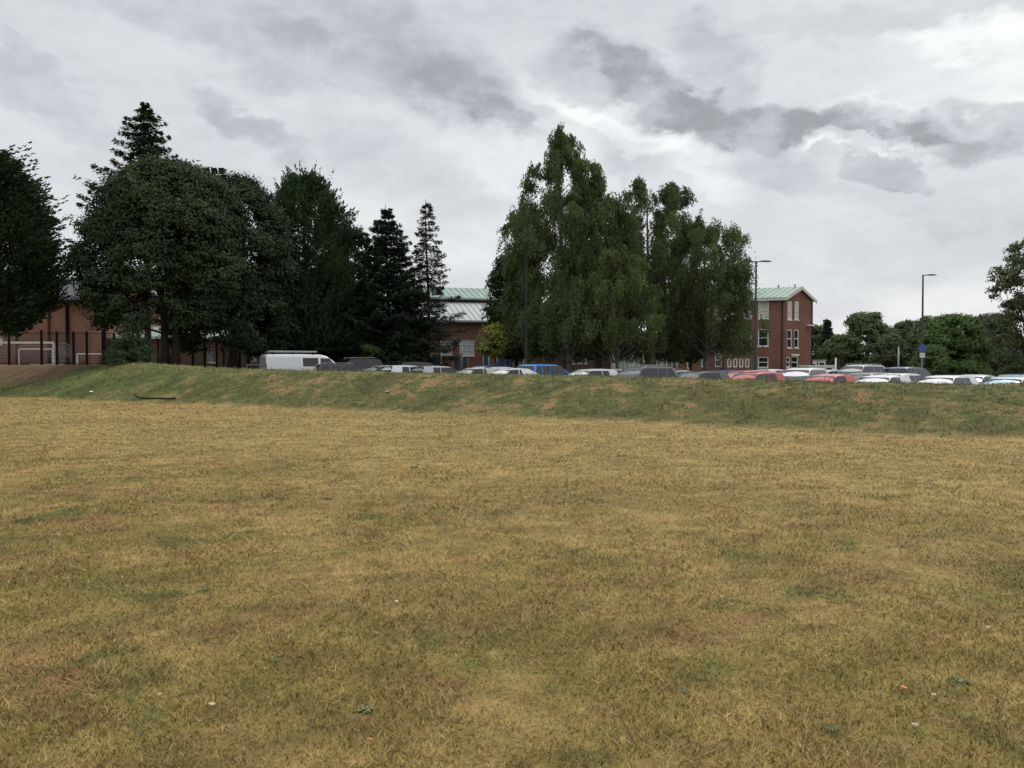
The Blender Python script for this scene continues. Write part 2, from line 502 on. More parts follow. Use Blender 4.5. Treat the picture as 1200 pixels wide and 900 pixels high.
# ------------------------------------------------------------------ ground
def axis(lo, hi, step, far, g=1.28):
    a = list(np.arange(lo, hi + 1e-6, step))
    q, d = hi, step
    while q < far: d *= g; q += d; a.append(q)
    q, d = lo, step
    while q > -far: d *= g; q -= d; a.insert(0, q)
    return np.array(a)
gx = axis(-46, 32, .3, 4000); gy = axis(-6, 64, .3, 4000)
XX, YY = np.meshgrid(gx, gy)
ZZ = height(np.clip(XX, -200, 200), np.clip(YY, -60, 200))
def grid_mesh(name, XX, YY, ZZ, m):
    ny, nx = XX.shape
    me = bpy.data.meshes.new(name)
    co = np.stack([XX, YY, ZZ], -1).reshape(-1, 3).astype(np.float32)
    i = np.arange(nx * ny).reshape(ny, nx)
    q = np.stack([i[:-1, :-1], i[:-1, 1:], i[1:, 1:], i[1:, :-1]], -1).reshape(-1, 4).astype(np.int32)
    me.vertices.add(len(co)); me.vertices.foreach_set('co', co.ravel())
    me.loops.add(q.size); me.loops.foreach_set('vertex_index', q.ravel())
    me.polygons.add(len(q)); me.polygons.foreach_set('loop_start', np.arange(0, q.size, 4, dtype=np.int32)); me.polygons.foreach_set('loop_total', np.full(len(q), 4, np.int32))
    me.polygons.foreach_set('use_smooth', np.ones(len(q), bool))
    me.materials.append(m); me.update(calc_edges=True)
    return link(name, me)
tag(grid_mesh('ground', XX, YY, ZZ, M_SOIL), kind='structure')

# car park sheet, following the ground 4 mm above it
ts = np.arange(-33, 26, .5); sq = np.arange(10.5, 46, .5)
TT, SS = np.meshgrid(ts, sq)
PX = TT * U[0] + SS * NN[0]; PY = 25.8 + TT * U[1] + SS * NN[1]
PZ = height(PX, PY) + .03
# the asphalt stops short of the plateau on the left
keep = PX > -19.5
PX2 = np.where(keep, PX, -19.5 + 0 * PX)
grid_mesh_ok = grid_mesh('car_park', PX2, PY, height(PX2, PY) + .03, M_ASPHALT)
tag(grid_mesh_ok, kind='structure')
lines = MB()
for k in range(24):
    t0 = -17 + k * 2.45
    for s0, s1 in ((14.6, 19.1), (19.6, 24.3)):
        p = [(t0 * U[0] + s_ * NN[0] + o * U[0], 25.8 + t0 * U[1] + s_ * NN[1] + o * U[1]) for s_, o in ((s0, (s0 - 17) * .36), (s0, (s0 - 17) * .36 + .1), (s1, (s1 - 17) * .36 + .1), (s1, (s1 - 17) * .36))]
        if p[0][0] < -17: continue
        lines.poly([(a, b, gz(a, b) + .045) for a, b in p])
tag(lines.build('bay_markings', M_WHITE), kind='structure')

# grass blades: more to the square metre close by
def blades(n, d0, d1, hscale, name):
    D = d0 * (d1 / d0) ** rng.random(n)
    # evenly over the view, thinning out well to both sides of it
    tx = np.where(rng.random(n) < .70, rng.uniform(-.82, .82, n), rng.choice([-1, 1], n) * (.82 + 1.1 * (1 - np.sqrt(rng.random(n)))))
    x = tx * D; y = D.copy()
    t, s = st(x, y)
    # clumpy cover
    cl = wob(x, y, 5.0, 3) + .7 * wob(x, y, 13.0, 8)
    ok = (rng.random(n) < .72 + .3 * cl) & (s < 6.2)
    x, y, D, s, t = x[ok], y[ok], D[ok], s[ok], t[ok]; n = len(x)
    z = height(x, y)
    s = s + 1.1 * smooth(t, 0, 15); onb = smooth(s, -.3, .6)
    h = (.012 + .020 * rng.random(n) ** 2 + .0004 * D) * hscale * (1 + .9 * onb * rng.random(n))
    h *= 1 + .45 * np.clip(wob(x, y, 2.3, 15), -1, 1)
    # seedier tufts stand along the crest
    tf = ((s > 4.0) & (wob(x, y, 6.0, 20) > .25) & (rng.random(n) < .35)) | ((s > -.4) & (s < .4) & (rng.random(n) < .12))
    h = np.where(tf, h * 2.6, h); 
    wd = (.0013 + .00045 * D) * (.7 + .6 * rng.random(n))
    a = rng.uniform(0, 2 * np.pi, n)
    lean = rng.uniform(.2, 2.4, n)
    la = rng.uniform(0, 2 * np.pi, n)
    lx, ly = np.cos(la) * lean * h, np.sin(la) * lean * h
    sx, sy = np.cos(a) * wd, np.sin(a) * wd
    V = np.zeros((n, 3, 3), np.float32)
    V[:, 0] = np.stack([x - sx, y - sy, z - .004], -1)
    V[:, 1] = np.stack([x + sx, y + sy, z - .004], -1)
    V[:, 2] = np.stack([x + lx, y + ly, z + h], -1)
    o = np_mesh(name, V, 3, M_BLADE)
    return tag(o, 'short parched grass blades covering the field and the bank', 'grass', kind='stuff')
blades(1150000, 1.5, 50, 1.0, 'grass')

# ------------------------------------------------------------------ trees
def unit(a): return a / np.maximum(np.linalg.norm(a, axis=-1, keepdims=True), 1e-6)
def rand_unit(n): return unit(rng.normal(size=(n, 3)))
def leaf_quads(c, a, b, l, wd):
    a = unit(a); b = unit(np.cross(a, b)); l = np.asarray(l)[:, None] * .5; wd = np.asarray(wd)[:, None] * .5
    return np.stack([c - a * l, c + b * wd, c + a * l, c - b * wd], 1)
def tree_root(name, x, y, label, cat='tree', group=None):
    return empty(name, (x, y, gz(x, y) - .02), 0, label, cat, group)
def trunk_mesh(root, H, r, lean=(0, 0), limbs=(), k=9, m=None, forks=1, extra=None):
    b = extra or MB()
    for f in range(forks):
        ox = (f - (forks - 1) / 2) * r * 2.3
        pts = []; rad = []
        for i in range(8):
            q = i / 7
            pts.append((ox * (1 + q * 1.3) + lean[0] * q + .12 * math.sin(q * 5 + f), lean[1] * q + .1 * math.cos(q * 4 + f), H * q - .15))
            rad.append(r * (1 - q) ** .8 + .02 + (r * .55 * max(0, 1 - q * 7)))
        b.tube(pts, rad, k)
    for (p0, p1, r0) in limbs:
        p0 = Vector(p0); p1 = Vector(p1); md = p0.lerp(p1, .5) + Vector((0, 0, -.08 * (p1 - p0).length))
        b.tube([p0, md, p1], [r0, r0 * .6, r0 * .15], 5, False)
    return b.build('trunk', m or M_BARK, root, True)

def profile_round(q, low=.45):
    """radius against height 0..1 for a rounded crown"""
    return np.clip(np.sin(np.pi * np.clip(q, 0, 1) ** .8), 0, 1) ** .55 * np.where(q < .25, low + (1 - low) * q / .25, 1)

def broadleaf(name, x, y, H, z0, rad, m, label, nclump=420, per=60, leaf=.26, cr=.85, trunk_r=.28, forks=1, prof=profile_round, group=None, hollow=.55, lumps=.16, squash=1.0, bark=None, lean=0, yrad=None):
    root = tree_root(name, x, y, label, 'tree', group)
    n = nclump
    q = rng.random(n) ** .9
    th = rng.uniform(0, 2 * np.pi, n)
    k0 = rng.integers(0, 30)
    lump = 1 + lumps * np.sin(th * 3 + q * 7 + k0) + lumps * .8 * np.sin(th * 5 - q * 11 + k0 * 2) + lumps * .5 * np.sin(th * 9 + q * 19)
    rr = prof(q) * rad * lump * (hollow + (1 - hollow) * rng.random(n) ** .45)
    yr = (yrad or rad) / rad
    c = np.stack([rr * np.cos(th) + lean * q, rr * np.sin(th) * yr, z0 + q * (H - z0 - cr * .4)], -1)
    outw = unit(np.stack([np.cos(th), np.sin(th), (q - .35) * 1.2], -1))
    # gather the clumps on rounded lobes so that light and dark masses form
    nl = max(14, n // (14 if n > 500 else 8))
    pick = rng.choice(n, nl, replace=False); lc = c[pick] * np.array([.84, .84, 1.0]); lc[:, 2] = np.minimum(lc[:, 2], H - rad * .2)
    d2 = ((c[:, None, :] - lc[None]) ** 2).sum(-1); own = d2.argmin(1)
    off = c - lc[own]; dist = np.linalg.norm(off, axis=1, keepdims=True)
    lr = rad * rng.uniform(.20, .34, nl)[own][:, None]
    od = unit(off + outw * .6 + np.array([0, 0, .25]))
    c = np.where((rng.random(n) < .8)[:, None], lc[own] + od * lr * rng.uniform(.75, 1.05, (n, 1)), c)
    rn = np.hypot(c[:, 0], c[:, 1] / yr) / rad
    c[:, 2] = np.clip(c[:, 2], z0, H - cr * .35 - .34 * (H - z0) * np.clip(rn, 0, 1.1) ** 2 * (1 + .25 * np.sin(th * 4 + k0)))
    outw = unit(outw * .4 + od)
    # leaves: in a flattish shell round each clump centre
    ci = np.repeat(np.arange(n), per)
    crs = cr * rng.uniform(.55, 1.25, n)
    d = rand_unit(n * per)
    d[:, 2] = np.where(d[:, 2] < -.2, d[:, 2] * .4, d[:, 2]); d = unit(d)
    rad_l = (rng.random(n * per) ** .4)[:, None] * crs[ci][:, None]
    p = c[ci] + d * rad_l * np.array([1, 1, .72 * squash])
    nrm = unit(d * .8 + outw[ci] * .5 + rand_unit(n * per) * .8 + np.array([0, 0, .35]))
    a = np.cross(nrm, rand_unit(n * per)); sz = leaf * rng.uniform(.6, 1.3, n * per)
    V = leaf_quads(p, a, nrm, sz, sz * rng.uniform(.6, .95, n * per))
    np_mesh('crown', V, 4, m, root)
    limbs = []
    for i in rng.choice(n, min(n, 26), replace=False):
        limbs.append(((0 + lean * .3, 0, z0 + (H - z0) * rng.uniform(-.05, .35)), tuple(c[i] * np.array([.85, .85, 1])), trunk_r * .35))
    trunk_mesh(root, H * .8, trunk_r, limbs=limbs, forks=forks, m=bark, lean=(lean, 0))
    return root

def birch(name, x, y, H, z0, rad, m, label, nstr=1900, per=15, leaf=.12, prof=None, trunk_r=.2, lean=0, drop=(0.8, 2.6), group=None, loose=.35):
    root = tree_root(name, x, y, label, 'tree', group)
    # limbs rising from the trunk, arching over, shoots hanging from them
    nl = 84
    q = np.linspace(.0, 1, nl) ** .85
    th = np.arange(nl) * 2.399 + rng.uniform(-.4, .4, nl)
    R0 = prof(q) * rad * rng.uniform(.55, 1.15, nl)
    tips = np.stack([R0 * np.cos(th) + lean * q, R0 * np.sin(th), z0 + 1.2 + q * (H - z0 - 1.3)], -1)
    base = np.stack([lean * q * .7, 0 * q, np.maximum(z0 * .6, tips[:, 2] - R0 * .75 - .5)], -1)
    ncl = nstr // 22
    cl_l = rng.integers(0, nl, ncl); cl_f = .25 + .8 * rng.random(ncl) ** .6
    cid = rng.integers(0, ncl, nstr)
    li = cl_l[cid]; f = np.clip(cl_f[cid] + rng.normal(0, .05, nstr), .1, 1.08)
    st0 = base[li] * (1 - f)[:, None] + tips[li] * f[:, None]
    st0[:, 2] += .55 * np.sin(f * np.pi * .8) + rng.normal(0, .25, nstr)
    st0[:, 2] += (rng.normal(0, .042 * (H - z0), ncl) * (q[cl_l] < .93) - .02 * (H - z0))[cid]
    spread = (rng.normal(0, .55, (ncl, 2)) * ((loose + .3 * R0[cl_l] / rad) * (.3 + .7 * np.minimum(1, prof(q[cl_l]) * 1.2)))[:, None])[cid] + rng.normal(0, 1, (nstr, 2)) * (.10 + .14 * np.minimum(1, prof(q[li]) * 1.2))[:, None]; st0[:, :2] += spread
    top = q[li]
    L = (rng.uniform(drop[0], drop[1], ncl))[cid] * rng.uniform(.6, 1.1, nstr) * np.where(top > .8, .5, 1.0) * (1.15 - .35 * f)
    si = np.repeat(np.arange(nstr), per)
    v = rng.random(nstr * per)
    p = st0[si].copy()
    outd = np.stack([np.cos(th), np.sin(th)], -1)[li][si]
    p[:, :2] += outd * (np.sqrt(v) * .35)[:, None] + rng.normal(0, .075, (nstr * per, 2))
    p[:, 2] -= v * L[si] + rng.normal(0, .05, nstr * per)
    p[:, 2] = np.maximum(p[:, 2], z0 + rng.uniform(-.5, .6, nstr * per))
    a = unit(rand_unit(nstr * per) * .55 + np.array([0, 0, -1.0])); sz = leaf * rng.uniform(.6, 1.3, nstr * per)
    V = leaf_quads(p, a, rand_unit(nstr * per), sz * 1.25, sz * .7)
    np_mesh('crown', V, 4, m, root)
    limbs = [(tuple(base[i]), tuple(tips[i] * .9 + base[i] * .1), .03 + .03 * (1 - q[i])) for i in range(0, nl, 2)]
    trunk_mesh(root, H * .97, trunk_r, limbs=limbs, m=M_BIRCHBARK, lean=(lean, 0))
    return root

def spruce(name, x, y, H, z0, rad, m, label, whorls=34, nb=8, twl=.42, tww=.12, droop=.18, prof=None, dens=1.0, trunk_r=.2, up=0.2, group=None, lean=0, ragged=.18, nsub=9, bark=None, side=.42):
    root = tree_root(name, x, y, label, 'tree', group)
    P = []; A = []; Nn = []; Ls = []; tb = MB()
    for i in range(whorls):
        q = (i + .3 * random.random()) / whorls
        z = z0 + (H - z0) * q ** .92
        Rz = (prof(q) if prof else (1 - q) ** .85) * rad
        k = max(4, int(nb * (1 - .3 * q)))
        a0 = random.random() * 6.28
        for j in range(k):
            a = a0 + 6.283 * j / k + random.uniform(-.25, .25)
            L = max(.25, Rz * random.uniform(1 - ragged * 1.8, 1 + ragged)) + .1
            zb = z + random.uniform(-.12, .12)
            d = np.array([math.cos(a), math.sin(a)])
            if L > 1.0 and dens < 2: tb.tube([(lean * q, 0, zb), (lean * q + d[0] * L * .9, d[1] * L * .9, zb - droop * L * .9 + up * L * .8)], [.035, .008], 3, False)
            ns = max(5, int(L / .14 * dens))
            u = rng.uniform(.12, 1.02, ns)
            side_l = side * L * (1.05 - u) ** .7 + .12
            for sd_ in (-1, 1):
                w_ = rng.random((ns, nsub)) * side_l[:, None]
                px = d[0] * u[:, None] * L - sd_ * d[1] * w_ + d[0] * w_ * .55 + lean * q
                py = d[1] * u[:, None] * L + sd_ * d[0] * w_ + d[1] * w_ * .55
                pz = zb - droop * L * u[:, None] + up * L * u[:, None] ** 2.2 - w_ * .28 + rng.normal(0, .045, (ns, nsub)) - rng.random((ns, nsub)) ** 2 * .22
                P.append(np.stack([px, py, pz], -1).reshape(-1, 3))
                dirv = np.array([d[0] * .8 - sd_ * d[1] * .75, d[1] * .8 + sd_ * d[0] * .75, -.22 + up * .5])
                A.append(np.tile(dirv, (ns * nsub, 1)))
    p = np.concatenate(P); a = np.concatenate(A) + rng.normal(0, .28, p.shape)
    n = len(p); l = twl * rng.uniform(.5, 1.2, n)
    nrm = unit(np.array([0, 0, 1.0]) + rng.normal(0, .5, (n, 3)))
    V = leaf_quads(p, a, nrm, l, tww * rng.uniform(.6, 1.3, n))
    # leader shoot
    np_mesh('crown', V, 4, m, root)
    trunk_mesh(root, H + .25, trunk_r, m=bark, lean=(lean, 0), extra=tb)
    return root

def plumed(name, x, y, H, z0, rad, m, label, n=2600, per=26, plume=1.1, prof=None, leafl=.26, out=.75, upk=.9, trunk_r=.3, lean=0, group=None, rag=.12):
    """cypress-like crown made of feathery plumes"""
    root = tree_root(name, x, y, label, 'tree', group)
    q = rng.random(n) ** .85; th = rng.uniform(0, 2 * np.pi, n)
    k0 = rng.uniform(0, 6)
    lump = 1 + rag * np.sin(th * 4 + q * 13 + k0) + rag * .7 * np.sin(th * 7 - q * 23)
    rr = prof(q) * rad * lump * (.6 + .4 * rng.random(n) ** .5)
    c = np.stack([rr * np.cos(th) + lean * q, rr * np.sin(th), z0 + q * (H - z0 - plume * .5)], -1)
    dr = unit(np.stack([np.cos(th) * out, np.sin(th) * out, upk + 0 * th], -1) + rng.normal(0, .22, (n, 3)))
    L = plume * rng.uniform(.5, 1.25, n) * np.where(rng.random(n) < .10, 1.7, 1)
    ci = np.repeat(np.arange(n), per); v = rng.random(n * per)
    wdt = (.26 * (1 - v) + .04)[:, None]
    p = c[ci] + dr[ci] * (v * L[ci])[:, None] + rng.normal(0, 1, (n * per, 3)) * wdt * plume * .5
    a = dr[ci] + rng.normal(0, .35, (n * per, 3))
    l = leafl * rng.uniform(.5, 1.2, n * per)
    V = leaf_quads(p, a, rand_unit(n * per), l, l * .38)
    np_mesh('crown', V, 4, m, root)
    limbs = [((0, 0, z0 + (H - z0) * a_ * .8), tuple(c[i] * np.array([.85, .85, 1])), .06) for i, a_ in zip(rng.choice(n, 20), rng.random(20))]
    trunk_mesh(root, H * .93, trunk_r, limbs=limbs, lean=(lean, 0))
    return root

L_LEY = leaf_mat('leyland_leaf', (.036, .058, .030), .4, .12)
L_MAP = leaf_mat('maple_leaf', (.044, .066, .032), .38, .12)
L_MAP2 = leaf_mat('maple_leaf_dark', (.040, .058, .030), .38, .10)
L_CYP = leaf_mat('cypress_leaf', (.044, .080, .036), .4, .15)
L_FIR = leaf_mat('fir_needles', (.045, .070, .038), .4, .10)
L_SPR = leaf_mat('spruce_needles', (.040, .064, .040), .4, .08)
L_YSP = leaf_mat('young_spruce_needles', (.085, .125, .070), .4, .15)
L_THIN = leaf_mat('thin_spruce_needles', (.045, .060, .042), .4, .12)
L_BIR = leaf_mat('birch_leaf', (.106, .136, .064), .4, .28)
L_BIR2 = leaf_mat('birch_leaf_pale', (.112, .142, .056), .42, .3)
L_BIR3 = leaf_mat('birch_leaf_dull', (.104, .132, .064), .4, .3)
L_YEL = leaf_mat('yellow_green_leaf', (.27, .29, .07), .35, .35)
L_SHR = leaf_mat('shrub_leaf', (.065, .11, .03), .4, .25)
L_FAR1 = leaf_mat('far_leaf_green', (.12, .155, .08), .4, .35)
L_FAR2 = leaf_mat('far_leaf_dull', (.108, .128, .074), .4, .3)
L_FAR3 = leaf_mat('far_leaf_bright', (.10, .152, .058), .4, .3)
L_FAR4 = leaf_mat('far_conifer_leaf', (.07, .095, .066), .4, .2)

def P_(px, D): return X(px, D), D
def px_r(r, D): return r * D / FPX
def rel(py, D, x, y): return Z(py, D) - gz(x, y)

def pt(xs, ys):
    return lambda q: np.interp(q, xs, ys)

# leyland cypress cut by the left edge
x, y = P_(-22, 50)
plumed('cypress_tree', x, y, rel(176, 50, x, y), rel(392, 50, x, y), px_r(73, 50), L_LEY,
       'dark feathery cypress cut off by the left edge of the photo', n=5200, per=26, plume=1.35,
       prof=pt([0, .12, .35, .5, .7, .85, 1], [.42, .74, .93, .90, .72, .52, .14]), leafl=.3, out=1.35, upk=.7, trunk_r=.35, rag=.16)
# tall dark conifer behind the maple
x, y = P_(172, 66)
spruce('larch_tree', x, y, rel(120, 66, x, y), 9, px_r(74, 66), L_LEY, 'tall ragged dark conifer whose tip stands above the round maple', whorls=46, nb=6,
       droop=.05, up=.16, prof=pt([0, .4, .52, .60, .68, .78, .9, 1], [.8, .8, .62, .50, .36, .30, .20, .02]), ragged=.30, dens=.9, nsub=7, twl=.36, tww=.10, side=.26, trunk_r=.26, lean=.1)
# two maples
x, y = P_(203, 55)
broadleaf('maple_tree', x - .3, y, rel(188, 55, x, y), rel(384, 55, x, y), px_r(90, 55), L_MAP, 'broad round dark maple with a twin trunk at left', nclump=1400, per=92,
          leaf=.185, cr=.85, trunk_r=.27, forks=2, prof=pt([0, .1, .3, .55, .75, .9, 1], [.74, .9, 1, .96, .78, .52, .16]), lumps=.07)
x, y = P_(272, 59)
broadleaf('maple_tree', x, y, rel(203, 59, x, y), rel(412, 59, x, y), px_r(70, 59), L_MAP2, 'dark maple just right of the twin trunked one, under the floodlights', nclump=1000, per=90,
          leaf=.185, cr=.85, trunk_r=.3, prof=pt([0, .1, .3, .55, .75, .9, 1], [.8, .95, 1, .98, .88, .62, .2]), lumps=.07)
# small spruce in front of the fence
x, y = P_(153, 48)
spruce('young_spruce', x, y, rel(368, 48, x, y), .1, px_r(26, 48), L_YSP, 'small young spruce in front of the black posts at left', whorls=19, nb=9, twl=.2, tww=.05, trunk_r=.05, droop=.05, up=.15, dens=1.5, nsub=5, side=.24, ragged=.2, prof=pt([0, .3, .6, .8, 1], [1.1, .85, .48, .22, .02]))
# rounded cypress
x, y = P_(359, 64)
plumed('cypress_tree', x, y, rel(207, 64, x, y), 2.5, px_r(49, 64), L_CYP, 'tall round topped green cypress right of the maples', n=3600, per=26, plume=1.1,
       prof=pt([0, .2, .5, .7, .82, .92, 1], [1, 1, .96, .88, .72, .45, .1]), out=.6, upk=1, trunk_r=.3, rag=.17)
x, y = P_(325, 62)
plumed('cypress_tree', x, y, rel(290, 62, x, y), 1.2, px_r(34, 62), L_LEY, 'dark lower cypress between the maples and the round topped cypress', n=1500, per=24, plume=1.0,
       prof=pt([0, .3, .6, .8, 1], [.85, 1, .85, .5, .1]), out=.7, upk=.8, trunk_r=.2)
# wide drooping fir
x, y = P_(388, 67)
spruce('fir_tree', x, y, rel(292, 67, x, y), .5, px_r(64, 67), L_FIR, 'wide dark fir with drooping boughs behind the white van', whorls=30, nb=11, droop=.30, up=.10, dens=1.25, nsub=11, side=.5, twl=.4, tww=.12,
       prof=pt([0, .3, .6, .8, 1], [1, .95, .68, .42, .06]))
x, y = P_(413, 66)
broadleaf('leafy_tree', x, y, rel(264, 66, x, y), 4, px_r(25, 66), L_SHR and L_MAP, 'slim leafy tree showing between the cypress and the dark spruce', nclump=170, per=44, leaf=.24, cr=.7, trunk_r=.15, lumps=.1)
# dark spruce
x, y = P_(454, 65)
spruce('spruce_tree', x, y, rel(241, 65, x, y), .6, px_r(50, 65), L_SPR, 'dense dark spruce with a pointed top beside the thin one', whorls=30, nb=9, droop=.12, up=.22, dens=1.3, nsub=10, ragged=.15, side=.36, twl=.36, tww=.085,
       prof=pt([0, .25, .5, .7, .85, .94, 1], [1.05, 1.05, .85, .56, .32, .14, .02]))
x, y = P_(470, 63)
spruce('young_spruce', x, y, rel(372, 63, x, y), .2, px_r(30, 63), L_SPR, 'low dark spruce at the foot of the dense pointed spruce', whorls=18, nb=9, droop=.10, up=.12, dens=1.2, nsub=8)
# thin spruce
x, y = P_(501, 64)
spruce('spruce_tree', x, y, rel(235, 64, x, y), 1.5, px_r(40, 64), L_THIN, 'thin open spruce, sky showing through its sparse boughs', whorls=27, nb=6, droop=.16, up=.20, dens=1.1, nsub=7, ragged=.26, side=.32, twl=.32, tww=.08,
       prof=pt([0, .1, .3, .5, .7, .85, .93, 1], [.95, 1.1, .92, .60, .42, .28, .16, .02]), trunk_r=.14)
x, y = P_(434, 61.5)
broadleaf('shrub', x, y, rel(402, 61.5, x, y), .2, px_r(18, 61.5), L_SHR, 'mid green shrub behind the dark grey car, under the spruce', nclump=70, per=40, leaf=.17, cr=.45, trunk_r=.05, lumps=.12)
x, y = P_(580, 62.5)
broadleaf('shrub', x, y, rel(378, 62.5, x, y), rel(417, 62.5, x, y), px_r(18, 62.5), L_YEL, 'yellow green bushy shrub left of the dark maple, by the brick hall', nclump=90, per=44, leaf=.2, cr=.6, trunk_r=.08, lumps=.12)
x, y = P_(604, 65)
broadleaf('maple_tree', x, y, rel(293, 64, x, y), rel(418, 64, x, y), px_r(34, 64), L_MAP2, 'dark leafy maple at the left foot of the tall birch', nclump=330, per=52, leaf=.27, cr=.8, trunk_r=.16, lumps=.08)
# birches
pb = pt([0, .15, .35, .55, .67, .82, .89, 1], [.85, 1, 1, .92, .82, .58, .30, .03])
pb2 = pt([0, .15, .4, .65, .8, .92, 1], [.9, 1, .98, .92, .85, .66, .3])
x, y = P_(658, 60)
birch('birch_tree', x, y, rel(152, 60, x, y), rel(417, 60, x, y), px_r(60, 60), L_BIR, 'tallest birch with drooping shoots and a narrow pointed top', nstr=5200, prof=pb, per=23, trunk_r=.24, lean=-.1)
x, y = P_(619, 62)
birch('birch_tree', x, y, rel(241, 62, x, y), rel(420, 62, x, y), px_r(25, 62), L_BIR3, 'slender birch at the left edge of the clump behind the lamp post', nstr=1500, prof=pb2, per=23, trunk_r=.14)
x, y = P_(700, 61)
birch('birch_tree', x, y, rel(214, 61, x, y), rel(417, 61, x, y), px_r(54, 61), L_BIR3, 'middle birch between the tallest one and the twin topped one', nstr=3300, prof=pb2, per=23, trunk_r=.2)
x, y = P_(758, 64)
birch('birch_tree', x, y, rel(218, 64, x, y), rel(417, 64, x, y), px_r(66, 64), L_BIR3, 'broad round topped birch, second tallest of the clump', nstr=5200, prof=pb2, per=23, trunk_r=.24, drop=(.6, 2.2), lean=.1)
x, y = P_(826, 63)
birch('birch_tree', x, y, rel(262, 63, x, y), rel(414, 63, x, y), px_r(54, 63), L_BIR3, 'lowest birch at the right end of the clump, by the tall lamp post', nstr=3700, prof=pb2, per=23, trunk_r=.18, drop=(.8, 2.6))
x, y = P_(664, 57.5)
birch('birch_tree', x, y, rel(334, 57.5, x, y), rel(408, 57.5, x, y), px_r(48, 57.5), L_BIR3, 'low weeping birch in front of the tallest birch', nstr=1600, prof=pt([0, .3, .6, .85, 1], [.85, 1, .8, .45, .12]), per=23, trunk_r=.12, drop=(.7, 2.2))
x, y = P_(722, 57.5)
birch('birch_tree', x, y, rel(300, 57.5, x, y), rel(406, 57.5, x, y), px_r(60, 57.5), L_BIR2, 'pale green weeping birch at the front of the clump', nstr=2300, prof=pt([0, .3, .6, .85, 1], [.85, 1, .85, .5, .15]), per=23, trunk_r=.12, drop=(.8, 2.6))
x, y = P_(808, 67)
broadleaf('leafy_tree', x, y, rel(348, 67, x, y), rel(424, 67, x, y), px_r(36, 67), L_MAP, 'dark round bushy tree in the shade under the right hand birches', nclump=230, per=52, leaf=.22, cr=.7, trunk_r=.12)
# trees at the right, beyond the car park
FG = 'trees beyond the right end of the car park'
def far(px, top, half, D, m, label, kind='b', base=434, n=190, leaf=.3, cr=None):
    x, y = P_(px, D)
    if kind == 'c':
        return spruce('conifer_tree', x, y, rel(top, D, x, y), .5, px_r(half, D), m, label, whorls=20, nb=8, twl=.5, tww=.2, dens=.8, nsub=6, group=FG)
    return broadleaf('leafy_tree', x, y, rel(top, D, x, y), .4, px_r(half, D), m, label, nclump=int(n * 1.9), per=46, leaf=leaf, cr=cr or max(.7, px_r(half, D) * .24), trunk_r=.16, lumps=.16, group=FG,
                     prof=pt([0, .15, .4, .65, .85, 1], [.95, 1, .95, .86, .6, .22]))
far(956, 380, 18, 108, L_FAR2, 'low dull tree against the right corner of the three storey block')
far(969, 373, 13, 104, L_FAR4, 'dark pointed conifer right of the three storey block', 'c')
far(986, 392, 20, 100, L_FAR1, 'low green tree right of the pointed conifer')
far(1015, 365, 30, 98, L_FAR1, 'tallest green tree right of the pointed conifer', n=300)
far(1043, 392, 18, 92, L_FAR2, 'low dull tree behind the grey post')
far(1062, 375, 24, 100, L_FAR2, 'dull brownish tree just left of the tall lamp post at right', n=230)
far(1092, 371, 26, 88, L_FAR1, 'green tree behind the tall lamp post at right', n=240)
far(1118, 368, 34, 76, L_FAR3, 'wide bright green tree right of the blue sign', n=380, leaf=.25)
far(1092, 405, 16, 72, L_YEL if False else L_FAR3, 'small bright bush just right of the blue sign', n=110, leaf=.2)
far(1158, 367, 28, 90, L_FAR2, 'dark green tree left of the tall loose tree at the right edge', n=260)
far(1136, 372, 14, 95, L_FAR4, 'narrow dark conifer behind the wide bright green tree', 'c')
far(1031, 384, 12, 106, L_FAR4, 'small dark conifer between the green trees behind the grey post', 'c')
far(1180, 392, 24, 84, L_FAR4, 'low dark tree under the tall loose tree at the right edge', n=220)
x, y = P_(1213, 62)
broadleaf('leafy_tree', x, y, rel(274, 62, x, y), .6, px_r(44, 62), L_FAR2, 'tall loose leaved tree cut off by the right edge of the photo', nclump=620, per=44, leaf=.19, cr=.62, trunk_r=.2, lumps=.2, hollow=.35,
          prof=pt([0, .25, .5, .62, .8, 1], [1, .98, .78, .9, .98, .5]))

